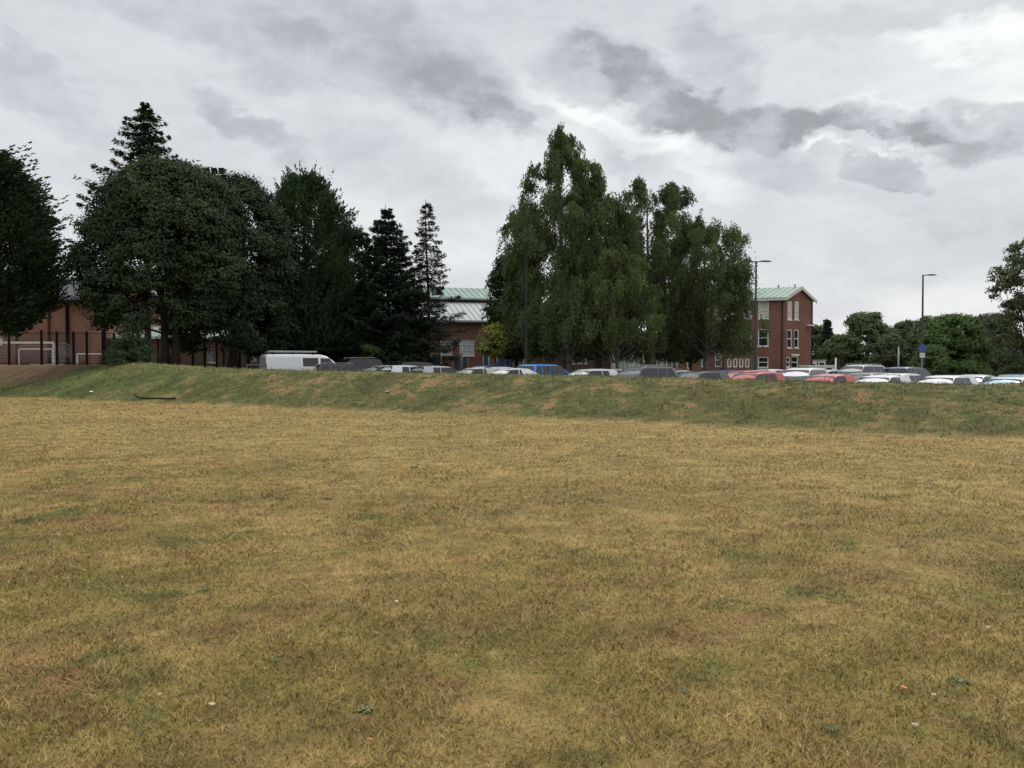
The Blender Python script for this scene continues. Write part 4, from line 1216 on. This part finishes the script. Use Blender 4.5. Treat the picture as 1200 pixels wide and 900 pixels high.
# things by the hall
def panel_fence(px0, px1, y0, D, m, label, name='panel_fence', cat='fence', posts=M_GREY, npan=3):
    x0, x1 = X(px0, D), X(px1, D); g = gz((x0 + x1) / 2, D); h = Z(y0, D) - g
    r = empty(name, (x0, D, g), 0, label, cat)
    L = x1 - x0
    for i in range(npan):
        a, b_ = L * i / npan + .04, L * (i + 1) / npan - .04
        p = MB(); k = 5
        for j in range(k):
            u0 = a + (b_ - a) * j / k; p.box(u0 + .01, a + (b_ - a) * (j + 1) / k - .01, -.02 - .02 * (j % 2), .02, .08, h - .08)
        p.build('panel', m, r)
    for i in range(npan + 1):
        u = L * i / npan; MB().box(u - .035, u + .035, -.05, .05, -.1, h + .05).build('post', posts, r)
    MB().box(0, L, .021, .05, h - .16, h - .1).build('rail', posts, r)
    return r
panel_fence(583, 601, 417.5, 69, M_BLUE, 'blue panelled gate behind the white cars, under the yellow green shrub', 'blue_gate', 'gate', npan=2)
panel_fence(506, 517, 415, 70, M_TEAL, 'dark teal panel screen behind the silver car, by the thin spruce', 'teal_screen', 'screen', M_WHITE, 1)
panel_fence(531, 548, 417, 71, mat('slate_blue', (.05, .07, .085), .5, noise=.1), 'slate grey panel screen below the white hall window', 'grey_screen', 'screen', M_GREY, 2)
for px, y, lab in ((573, 412, 'slim pale post left of the blue gate'), (582, 414, 'slim pale post at the left edge of the blue gate'), (541.5, 405, 'pale post in front of the white hall window')):
    x = X(px, 68); g = gz(x, 68); h = Z(y, 68) - g
    r = empty('slim_post', (x, 68, g), 0, lab, 'post')
    MB().tube([(0, 0, -.1), (0, 0, h)], .05, 8).build('shaft', M_GREY, r, True)
    MB().tube([(0, 0, h + .002), (0, 0, h + .05)], [.065, .04], 8).build('cap', M_GREY, r)
def bar_fence(px0, px1, y0, D, label, step=.14):
    x0, x1 = X(px0, D), X(px1, D); L = x1 - x0
    g = gz((x0 + x1) / 2, D); h = Z(y0, D) - g
    r = empty('railing_fence', (x0, D, g), 0, label, 'fence')
    b = MB()
    for i in range(int(L / step)): b.box(i * step, i * step + .025, -.012, .012, .1, h)
    b.build('bars', M_DKGREY, r)
    MB().box(0, L, -.03, .03, h - .2, h - .15).box(0, L, -.03, .03, .15, .2).build('rail', M_DKGREY, r)
    for i in range(int(L / 2.5) + 1): MB().box(i * 2.5 - .04, i * 2.5 + .04, -.04, .04, -.1, h + .06).build('post', M_DKGREY, r)
bar_fence(640, 716, 418, 73, 'dark railing fence under the tall birches', .12)
bar_fence(958, 1215, 424.5, 78, 'thin dark railing fence along the far right side of the car park', .2)
def board(px0, px1, y0, y1, D, label):
    x0, x1 = X(px0, D), X(px1, D); g = gz((x0 + x1) / 2, D)
    r = empty('notice_board', ((x0 + x1) / 2, D, g), 0, label, 'notice board', 'white boards on the railing fence')
    MB().box(-(x1 - x0) / 2, (x1 - x0) / 2, -.03, .0, Z(y1, D) - g, Z(y0, D) - g).build('face', M_WHITE, r, bevel=.01)
    MB().box(-.03, .03, .003, .05, -.05, Z(y0, D) - g - .03).build('post', M_DKGREY, r)
board(670.5, 674, 420, 427.5, 72.5, 'narrow white board left of the square one under the birches')
board(676, 682.3, 419, 427, 72.5, 'square white notice board under the birches')
board(685, 688, 419.5, 427.5, 72.5, 'narrow white board right of the square one under the birches')

# ------------------------------------------------------------------ cars
def loft(b, rings, closed=False):
    n = len(b.v); k = len(rings[0])
    for r in rings: b.v += [tuple(p) for p in r]
    for i in range(len(rings) - 1):
        for j in range(k if closed else k - 1):
            j2 = (j + 1) % k
            b.f.append((n + i * k + j, n + i * k + j2, n + (i + 1) * k + j2, n + (i + 1) * k + j))
    b.f.append(tuple(n + j for j in range(k))[::-1]); b.f.append(tuple(n + (len(rings) - 1) * k + j for j in range(k)))
TYPES = {
    # L, W, H, belt z, bonnet z, rear base, rear top, front top, screen base
    'hatch': (4.05, 1.75, 1.48, .93, .86, -.475, -.39, .06, .27),
    'saloon': (4.55, 1.80, 1.44, .93, .86, -.40, -.21, .08, .26),
    'estate': (4.65, 1.80, 1.49, .94, .88, -.485, -.41, .07, .26),
    'suv': (4.45, 1.85, 1.68, 1.05, .98, -.48, -.42, .07, .27),
    'bigsuv': (4.7, 1.9, 1.82, 1.12, 1.05, -.485, -.43, .09, .27),
}
CARG = 'cars parked behind the grass bank'
PAINT = {}
def paint(name, col, metal=.0):
    return mat('paint_' + name, col, .28, metal=metal, spec=.5, coat=.7)
def car(px, s, typ, pm, label, flip=0, dang=0.0, rails=None, roofm=None):
    L, W, H, zb, zh, rb, rt, ft, sb = TYPES[typ]
    D = D_of(px, s); x = X(px, D); z = gz(x, D)
    ang = math.atan2(.844, .537) + math.pi * flip + R(dang - 20)
    r = empty('parked_car', (x, D, z + .03), ang, label, 'car', CARG)
    w2 = W / 2
    # pitch and roll with the ground are tiny; wheels rest on it
    b = MB(); rings = []
    prof = [(-.5, .45, .70, .80), (-.485, .30, zb * .93, .93), (-.44, .22, zb, .98), (-.2, .2, zb, 1), (.1, .2, zb, 1), (.27, .2, zb * .98, 1), (.36, .2, (zh + zb) / 2 - .01, .98), (.45, .24, zh * .9, .93), (.485, .32, zh * .78, .85), (.5, .42, .62, .72)]
    if typ == 'saloon': prof[1] = (-.485, .30, zb * .95, .93)
    for (u, zl, zt, wf) in prof:
        a = w2 * wf; xx = u * L
        rings.append([(xx, -a * .92, zl), (xx, -a, zl + .18), (xx, -a, zt - .22), (xx, -a * .93, zt - .03), (xx, -a * .8, zt), (xx, 0, zt + .025), (xx, a * .8, zt), (xx, a * .93, zt - .03), (xx, a, zt - .22), (xx, a, zl + .18), (xx, a * .92, zl)])
    loft(b, rings); bo = b.build('body', pm, r, True)
    # cabin: rounded side profile, tumblehome
    tr = H - zb
    def hw(z): return w2 * (.90 - .19 * ((z - zb) / tr) ** 1.15)
    pr = [(rb, zb - .03)]
    rear = [(rb + (rt - rb) * .5, zb + tr * .52), (rt - .008, zb + tr * .86), (rt + .03, H - .035)]
    top = [(rt + .12, H - .008), ((rt + ft) / 2, H), (ft - .13, H - .012), (ft - .05, H - .04), (ft, H - .085)]
    front = [(ft + (sb - ft) * .5, zb + tr * .48), (sb, zb - .03)]
    pr += rear + top + front
    c = MB(); rg = []
    for (u, z_) in pr:
        h_ = hw(max(z_, zb)); e = .022 if z_ > zb + tr * .6 else .012
        rg.append([(u * L, -h_, z_ - .02), (u * L, -h_ * .93, z_ + .004), (u * L, -h_ * .55, z_ + e * .8), (u * L, 0, z_ + e), (u * L, h_ * .55, z_ + e * .8), (u * L, h_ * .93, z_ + .004), (u * L, h_, z_ - .02)])
    n0 = len(c.v)
    for q in rg: c.v += q
    k = 7
    for i in range(len(rg) - 1):
        for j in range(k - 1): c.f.append((n0 + i * k + j, n0 + i * k + j + 1, n0 + (i + 1) * k + j + 1, n0 + (i + 1) * k + j))
    for j in (0, k - 1):
        ids = [n0 + i * k + j for i in range(len(rg))]; c.f.append(tuple(ids if j else ids[::-1]))
    co = c.build('roof', roofm or pm, r)
    for p in co.data.polygons:
        if len(p.vertices) == 4: p.use_smooth = True
    # glass
    zt_ = zb + tr * .84
    def side(u0b, u0t, u1b, u1t, s_):
        zlo, zhi = zb + .015, zt_
        a, b_ = hw(zlo) + .012, hw(zhi) + .012
        m_ = MB(); m_.quad((u0b * L, s_ * a, zlo), (u1b * L, s_ * a, zlo), (u1t * L, s_ * b_, zhi), (u0t * L, s_ * b_, zhi))
        zm = (zlo + zhi) / 2
        m_.build('side_window', M_CGLASS, r)
    bp = (rt + ft) / 2 + .035
    for s_ in (-1, 1):
        fb = sb - .045; fT = ft + (sb - ft) * .16 - .015
        side(bp + .008, bp + .008, fb, fT, s_)
        rq = rt + .12
        side(rq + .01, rq + .02, bp - .008, bp - .008, s_)
        if typ != 'saloon' and typ != 'hatch':
            side(rb + .03, rt + .035, rq - .008, rq + .002, s_)
    def screen(u0, z0, u1, z1, name, off):
        h0, h1 = hw(z0) * .955, hw(z1) * .93
        d = Vector((u1 * L - u0 * L, 0, z1 - z0)); nn = Vector((-d.z, 0, d.x)).normalized() * (1 if off > 0 else -1)
        if nn.z < 0: nn = -nn
        o = nn * .03; g = MB(); k_ = 6
        pts0 = [(u0 * L + o.x, -h0 + 2 * h0 * i / k_, z0 + o.z) for i in range(k_ + 1)]; pts1 = [(u1 * L + o.x, -h1 + 2 * h1 * i / k_, z1 + o.z) for i in range(k_ + 1)]
        for i in range(k_): g.quad(pts0[i], pts0[i + 1], pts1[i + 1], pts1[i])
        g.build(name, M_CGLASS, r)
    screen(sb - .005, zb + .0, ft + .006, H - .105, 'windscreen', 1)
    screen(rb + .005 + (rt - rb) * .12, zb + tr * .14, rt - .004, zb + tr * .84, 'rear_window', -1)
    # lamps, bumpers, plates, mirrors
    for s_ in (-1, 1):
        MB().obox((.452 * L, s_ * w2 * .58 - .16, zh * .74), (.085, 0, -.03), (0, .32, 0), (-.05, 0, .14)).build('headlight', M_LAMPW, r, bevel=.02)
        MB().obox((-.492 * L, s_ * w2 * .74 - .11, zb * .72), (-.03, 0, 0), (0, .22, 0), (.035, 0, .2)).build('tail_light', M_LAMPR, r, bevel=.02)
        q = MB(); q.obox(((sb - .075) * L, s_ * (w2 + .02) - .08 + .09 * s_, zb + .03), (.09, 0, 0), (0, .16, 0), (-.01, 0, .13)); q.build('mirror', pm, r, bevel=.025)
        for u in (-.31, .31):
            wz = .31; wx = u * L
            wl = MB().tube([(wx, s_ * (w2 - .2), wz - .03), (wx, s_ * (w2 + .015), wz - .03)], wz, 20).build('wheel', M_TYRE, r)
            MB().tube([(wx, s_ * (w2 + .004), wz - .03), (wx, s_ * (w2 + .026), wz - .03)], [wz * .66, wz * .58], 14).build('rim', M_RIM, wl)
    MB().box(.488 * L, .507 * L, -w2 * .7, w2 * .7, .28, .44).build('bumper', M_TRIM, r, bevel=.02)
    MB().box(-.507 * L, -.489 * L, -w2 * .72, w2 * .72, .30, .46).build('bumper', M_TRIM, r, bevel=.02)
    MB().box(-.512 * L, -.5075 * L, -.26, .26, .50, .61).build('number_plate', M_PLATE, r)
    if rails:
        for s_ in (-1, 1):
            MB().tube([((rt + .05) * L, s_ * hw(H) * .90, H), ((rt + .08) * L, s_ * hw(H) * .90, H + .06), ((ft - .06) * L, s_ * hw(H) * .90, H + .05), ((ft - .02) * L, s_ * hw(H) * .90, H - .01)], .018, 6).build('roof_rail', rails, r)
    if typ in ('hatch', 'estate'):
        MB().obox((rt * L - .12, -hw(H) * .8, H - .06), (.16, 0, .02), (0, hw(H) * 1.6, 0), (0, 0, .025)).build('spoiler', pm, r)
    MB().tube([((rt + .1) * L, 0, H), ((rt + .06) * L, 0, H + .16)], .008, 4).build('aerial', M_TRIM, r)
    return r
p_white = paint('white', (.72, .73, .74)); p_silver = paint('silver', (.42, .44, .46), .3); p_dgrey = paint('dark_grey', (.055, .06, .066), .3)
p_grey = paint('grey', (.16, .17, .18), .3); p_black = paint('black', (.012, .012, .015)); p_navy = paint('navy', (.025, .035, .14), .2)
p_blue = paint('bright_blue', (.045, .22, .62)); p_red = paint('red', (.50, .045, .05)); p_dred = paint('dark_red', (.22, .02, .025)); p_pink = paint('faded_red', (.55, .14, .15))
p_pblue = paint('pale_blue', (.35, .52, .66)); p_beige = paint('pale_gold', (.42, .40, .34), .2); p_pgreen = paint('pale_green_grey', (.42, .47, .42), .2); p_green = paint('dark_green_grey', (.07, .09, .085), .2)
A_, B_, C_ = 16.5, 22.3, 33.5
car(408, A_, 'estate', p_dgrey, 'dark grey estate car just right of the white van', 0, -12, rails=M_GREY)
car(445, A_ , 'saloon', p_silver, 'silver saloon between the dark grey estate and the white car', 1)
car(482, A_, 'hatch', p_white, 'white hatchback under the dark pointed spruce', 0)
car(518, A_, 'hatch', p_silver, 'silver hatchback in front of the thin open spruce', 0)
car(556, A_, 'saloon', p_pgreen, 'pale green grey saloon just left of the white pair', 1)
car(597, A_, 'saloon', p_white, 'white saloon just left of the bright blue car', 1)
car(687, A_, 'hatch', p_white, 'white hatchback just right of the bright blue car', 1)
car(749, A_, 'suv', p_grey, 'mid grey estate with pale roof rails in front of the cream porch', 1, 0, rails=M_RIM)
car(815, A_, 'hatch', p_green, 'dark green grey hatchback in front of the dark bushy tree', 1)
car(880, A_, 'hatch', p_red, 'bright red hatchback at the foot of the double lamp post', 1)
car(970, A_ + .6, 'saloon', p_red, 'red saloon right of the white off roader with dark windows', 1, 0)
car(1032, A_, 'saloon', p_white, 'white saloon low in front of the dark grey car', 1)
car(1104, A_, 'hatch', p_white, 'white hatchback right of the blue sign', 1)
car(1182, A_, 'hatch', p_pblue, 'pale blue hatchback near the right edge', 1)
car(412, B_ , 'bigsuv', p_black, 'black off roader with silver roof rails behind the dark grey estate', 1, 0, rails=M_RIM)
car(458, B_ + .3, 'hatch', p_black, 'small black hatchback behind the silver saloon', 1)
car(494, B_, 'suv', p_black, 'black off roader behind the white and silver hatchbacks', 0)
car(563, B_, 'hatch', p_navy, 'very dark navy hatchback left of the blue gate', 1)
car(592, B_ + .3, 'saloon', p_white, 'white saloon in the second row, directly in front of the blue gate', 0)
car(642, B_ - 2.2, 'suv', p_blue, 'bright blue hatchback beside the dark lamp post', 0, 8)
car(716, B_, 'saloon', p_beige, 'pale gold saloon left of the cream porch', 1)
car(790, B_ - .4, 'saloon', p_silver, 'silver saloon left of the dark green grey hatchback', 1)
car(840, B_, 'hatch', p_navy, 'navy blue hatchback left of the faded red car', 1)
car(868, B_ , 'estate', p_pink, 'faded red estate just behind the bright red hatchback', 1)
car(937, B_ - 1.6, 'suv', p_white, 'white off roader with dark windows below the gable end', 1, 12)
car(1012, B_ - 1, 'estate', p_dgrey, 'dark grey estate behind the white saloon, near the grey post', 1)
car(1062, B_, 'hatch', p_white, 'white hatchback behind, under the lamp post with one head', 0)
car(1140, B_, 'saloon', p_silver, 'silver saloon right of the white hatchback at right', 1)
car(1190, B_ - .5, 'estate', p_navy, 'navy estate cut off by the right edge', 1)
car(789, C_, 'hatch', p_dred, 'dark red hatchback deep in the car park under the birches', 0)
car(910, C_, 'hatch', p_white, 'white hatchback in the back row left of the gable end', 0)
car(964, C_, 'hatch', p_silver, 'silver hatchback in the back row by the low white cabin', 1)
car(1005, C_, 'bigsuv', p_silver, 'silver off roader in the back row above the dark grey estate', 1, 0, rails=M_RIM)
car(1068, C_, 'suv', p_navy, 'navy off roader in the back row below the blue sign', 0)

# white van with roof bars
def van():
    px, s = 356, A_ + 1.5
    D = D_of(px, s); x = X(px, D); z = gz(x, D)
    L, W, H = 5.7, 1.92, 1.98
    r = empty('white_van', (x, D, z + .03), R(32), 'white panel van with roof bars parked at the left end of the cars', 'van')
    w2 = W / 2; b = MB(); rings = []
    prof = [(-.5, .45, H - .16, .95), (-.49, .36, H - .05, .98), (-.46, .3, H, 1), (-.1, .3, H + .02, 1), (.18, .3, H, 1), (.24, .3, H - .09, .99), (.33, .3, 1.55, .98), (.395, .3, 1.2, .97), (.45, .3, 1.08, .94), (.49, .34, .95, .88), (.5, .4, .7, .8)]
    for (u, zl, zt, wf) in prof:
        a = w2 * wf; xx = u * L; t = a * (1 - .13 * max(0, (zt - 1.1)) / .9)
        zm = min(1.1, zt - .15)
        rings.append([(xx, -a * .95, zl), (xx, -a, zl + .15), (xx, -a, zm), (xx, -t, zt - .12), (xx, -t * .92, zt - .02), (xx, -t * .5, zt + .015), (xx, t * .5, zt + .015), (xx, t * .92, zt - .02), (xx, t, zt - .12), (xx, a, zm), (xx, a, zl + .15), (xx, a * .95, zl)])
    loft(b, rings); bd = b.build('body', p_white, r, True)
    a = w2; t = lambda z_: w2 * (1 - .13 * (z_ - 1.1) / .9) + .012
    for s_ in (-1, 1):
        def sw(u0, u1, u1t, z0, z1, name, m):
            MB().quad((u0 * L, s_ * t(z0), z0), (u1 * L, s_ * t(z0), z0), (u1t * L, s_ * t(z1), z1), (u0 * L, s_ * t(z1), z1)).build(name, m, r)
        sw(.16, .345, .27, 1.16, 1.72, 'side_window', M_CGLASS)
        sw(-.06, .13, .13, 1.16, 1.74, 'side_window', M_CGLASS)
        MB().quad((-.46 * L, s_ * (t(1.2) + .001), 1.13), (-.085 * L, s_ * (t(1.2) + .001), 1.13), (-.085 * L, s_ * (t(1.76)), 1.76), (-.46 * L, s_ * (t(1.76)), 1.76)).build('side_panel', p_white, r)
        MB().obox((.30 * L, s_ * (w2 + .1) - .1, 1.12), (.1, 0, 0), (0, .2, 0), (0, 0, .24)).build('mirror', M_TRIM, r, bevel=.03)
        for u in (-.3, .33):
            wl = MB().tube([(u * L, s_ * (w2 - .2), .33), (u * L, s_ * (w2 + .01), .33)], .34, 20).build('wheel', M_TYRE, r)
            MB().tube([(u * L, s_ * (w2 + .004), .33), (u * L, s_ * (w2 + .02), .33)], [.2, .17], 14).build('rim', M_GREY, wl)
        MB().obox((-.5 * L - .02, s_ * w2 * .9 - .07, .95), (.03, 0, 0), (0, .14, 0), (0, 0, .42)).build('tail_light', M_LAMPR, r)
        MB().obox((.462 * L, s_ * w2 * .62 - .14, .82), (.1, 0, -.05), (0, .28, 0), (-.04, 0, .15)).build('headlight', M_LAMPW, r)
    g = MB(); g.quad((.392 * L, -.8, 1.27), (.392 * L, .8, 1.27), (.252 * L, .72, 1.88), (.252 * L, -.72, 1.88)); g.build('windscreen', M_CGLASS, r)
    for s_ in (-1, 1):
        d = MB(); d.box(-.5 * L - .02, -.5 * L - .003, min(s_ * .02, s_ * .83), max(s_ * .02, s_ * .83), .5, 1.78); dd = d.build('rear_door', mat('van_rear_shade', (.40, .42, .43), .4), r, bevel=.01)  # shade on the white rear doors is painted in as grey
    MB().box(-.515 * L, -.504 * L, -.85, .85, .35, .5).build('bumper', M_TRIM, r)
    for u in (-.4, -.16, .08):
        MB().box(u * L - .03, u * L + .03, -.78, .78, H + .09, H + .14).box(u * L - .025, u * L + .025, -.76, -.7, H - .03, H + .088).box(u * L - .025, u * L + .025, .7, .76, H - .03, H + .088).build('roof_bar', M_TRIM, r)
    MB().tube([(-.45 * L, -.45, H + .2), (.14 * L, -.45, H + .2)], .055, 10).build('pipe_carrier', M_GREY, r)
    l = MB()
    for yy in (.15, .5): l.box(-.44 * L, .12 * L, yy, yy + .04, H + .145, H + .2)
    for i in range(9): l.box(-.42 * L + i * .33, -.42 * L + i * .33 + .035, .193, .497, H + .155, H + .185)
    l.build('ladder', M_RIM, r)
van()

# ------------------------------------------------------------------ small things on the grass
def ground_hit(px, py):
    v = ray(px, py); p = Vector((0, 0, EYE)); k = 1.0
    for _ in range(60000):
        q = p + v * k
        if q.z <= gz(q.x, q.y): return q
        k += .01 + k * .001
    return q
def scrap(px, py, wd, m, label, name='paper_scrap', cat='litter', h=.25):
    wd *= .8
    q = ground_hit(px, py); b = MB(); n = 7
    ring = [(math.cos(6.28 * i / n) * wd * random.uniform(.7, 1.1), math.sin(6.28 * i / n) * wd * .6 * random.uniform(.7, 1.1), random.uniform(0, wd * h)) for i in range(n)]
    b.v = ring + [(0, 0, wd * h * 1.2)] + [(a * .9, c * .9, e - .006) for a, c, e in ring]
    for i in range(n):
        j = (i + 1) % n; b.f += [(i, j, n), (i, i + n + 1, j + n + 1, j)]
    o = b.build(name, m); o.location = (q.x, q.y, gz(q.x, q.y) + .025); tag(o, label, cat)
    return o
M_SCRAP = mat('litter_white', (.75, .74, .72), .7, noise=.1)
scrap(106.5, 461, .20, M_SCRAP, 'white scrap of litter at the foot of the bank, far left', h=.5)
scrap(454, 460.5, .13, M_SCRAP, 'white scrap of litter part way up the bank, centre left', h=.4)
M_DRY = mat('dry_leaf_pale', (.50, .42, .28), .7, noise=.2)
M_ORG = mat('dry_leaf_orange', (.52, .20, .09), .6, noise=.2)
for px, py, wd, m, lab in ((248, 832, .022, M_DRY, 'pale curled fallen leaf in the left foreground'), (464, 710, .024, M_DRY, 'pale fallen leaf lying near the centre of the foreground'),
                           (1060, 813, .026, M_ORG, 'orange fallen leaf in the right foreground'), (845, 704, .022, M_DRY, 'pale fallen leaf right of centre in the middle ground'),
                           (433, 875, .020, M_ORG, 'reddish fallen leaf near the bottom edge'), (1072, 857, .022, M_DRY, 'pale fallen leaf below the orange one'),
                           (1094, 821, .018, M_DRY, 'small pale leaf right of the orange one'), (1158, 741, .026, M_DRY, 'pale fallen leaf near the right edge'),
                           (187, 820, .017, M_DRY, 'small pale leaf left of the curled one in the left foreground')):
    scrap(px, py, wd, m, lab, 'fallen_leaf', 'leaf', h=.5)
# dark hose lying at the foot of the bank
hp = []
for i in range(24):
    f = i / 23; px = 157 + 49 * f; py = 466.5 + 1.6 * math.sin(min(1, f * 2.2) * 1.57) + .2 * math.sin(f * 9)
    q = ground_hit(px, py); hp.append((q.x, q.y, gz(q.x, q.y) + .05 + (.10 * max(0, 1 - f * 7))))
ho = MB().tube(hp, .03, 8).build('hose', M_BLACK, None, True)
tag(ho, 'dark length of hose lying at the foot of the bank, left', 'hose')
# broad leaved weeds in the turf
M_WEED = mat('weed_leaf', (.135, .155, .045), .6, noise=.2)
def weed(px, py, rad, label):
    q = ground_hit(px, py); b = MB(); rad *= .42
    for i in range(110):
        a = random.uniform(0, 6.28); l = rad * random.uniform(.5, 1.1); u = Vector((math.cos(a), math.sin(a), 0)); v = Vector((-u.y, u.x, 0)) * l * .11
        o = Vector((random.gauss(0, rad * .25), random.gauss(0, rad * .25), 0)); l *= .7; t1 = o + u * l * .5 + Vector((0, 0, l * random.uniform(.1, .3))); t2 = o + u * l + Vector((0, 0, l * random.uniform(.0, .25)))
        b.quad(o, t1 - v, t2, t1 + v)
    ob = b.build('leafy_weed', M_WEED); ob.location = (q.x, q.y, gz(q.x, q.y) + .005); tag(ob, label, 'weed', 'leafy weeds in the turf')
for px, py, rad, lab in ((803, 812, .06, 'dark green rosette of weed in the right foreground'), (322, 776, .08, 'green weed tuft in the left foreground'), (430, 835, .12, 'wide green weed patch near the bottom, left of centre'),
                         (385, 585, .16, 'small green weed patch far out, left of centre'), (485, 548, .2, 'distant green tuft under the dark spruce, far side of the field'),
                         (975, 857, .09, 'pale green weed near the bottom right'), (1125, 800, .14, 'green weed patch in the right foreground near the edge')):
    weed(px, py, rad, lab)
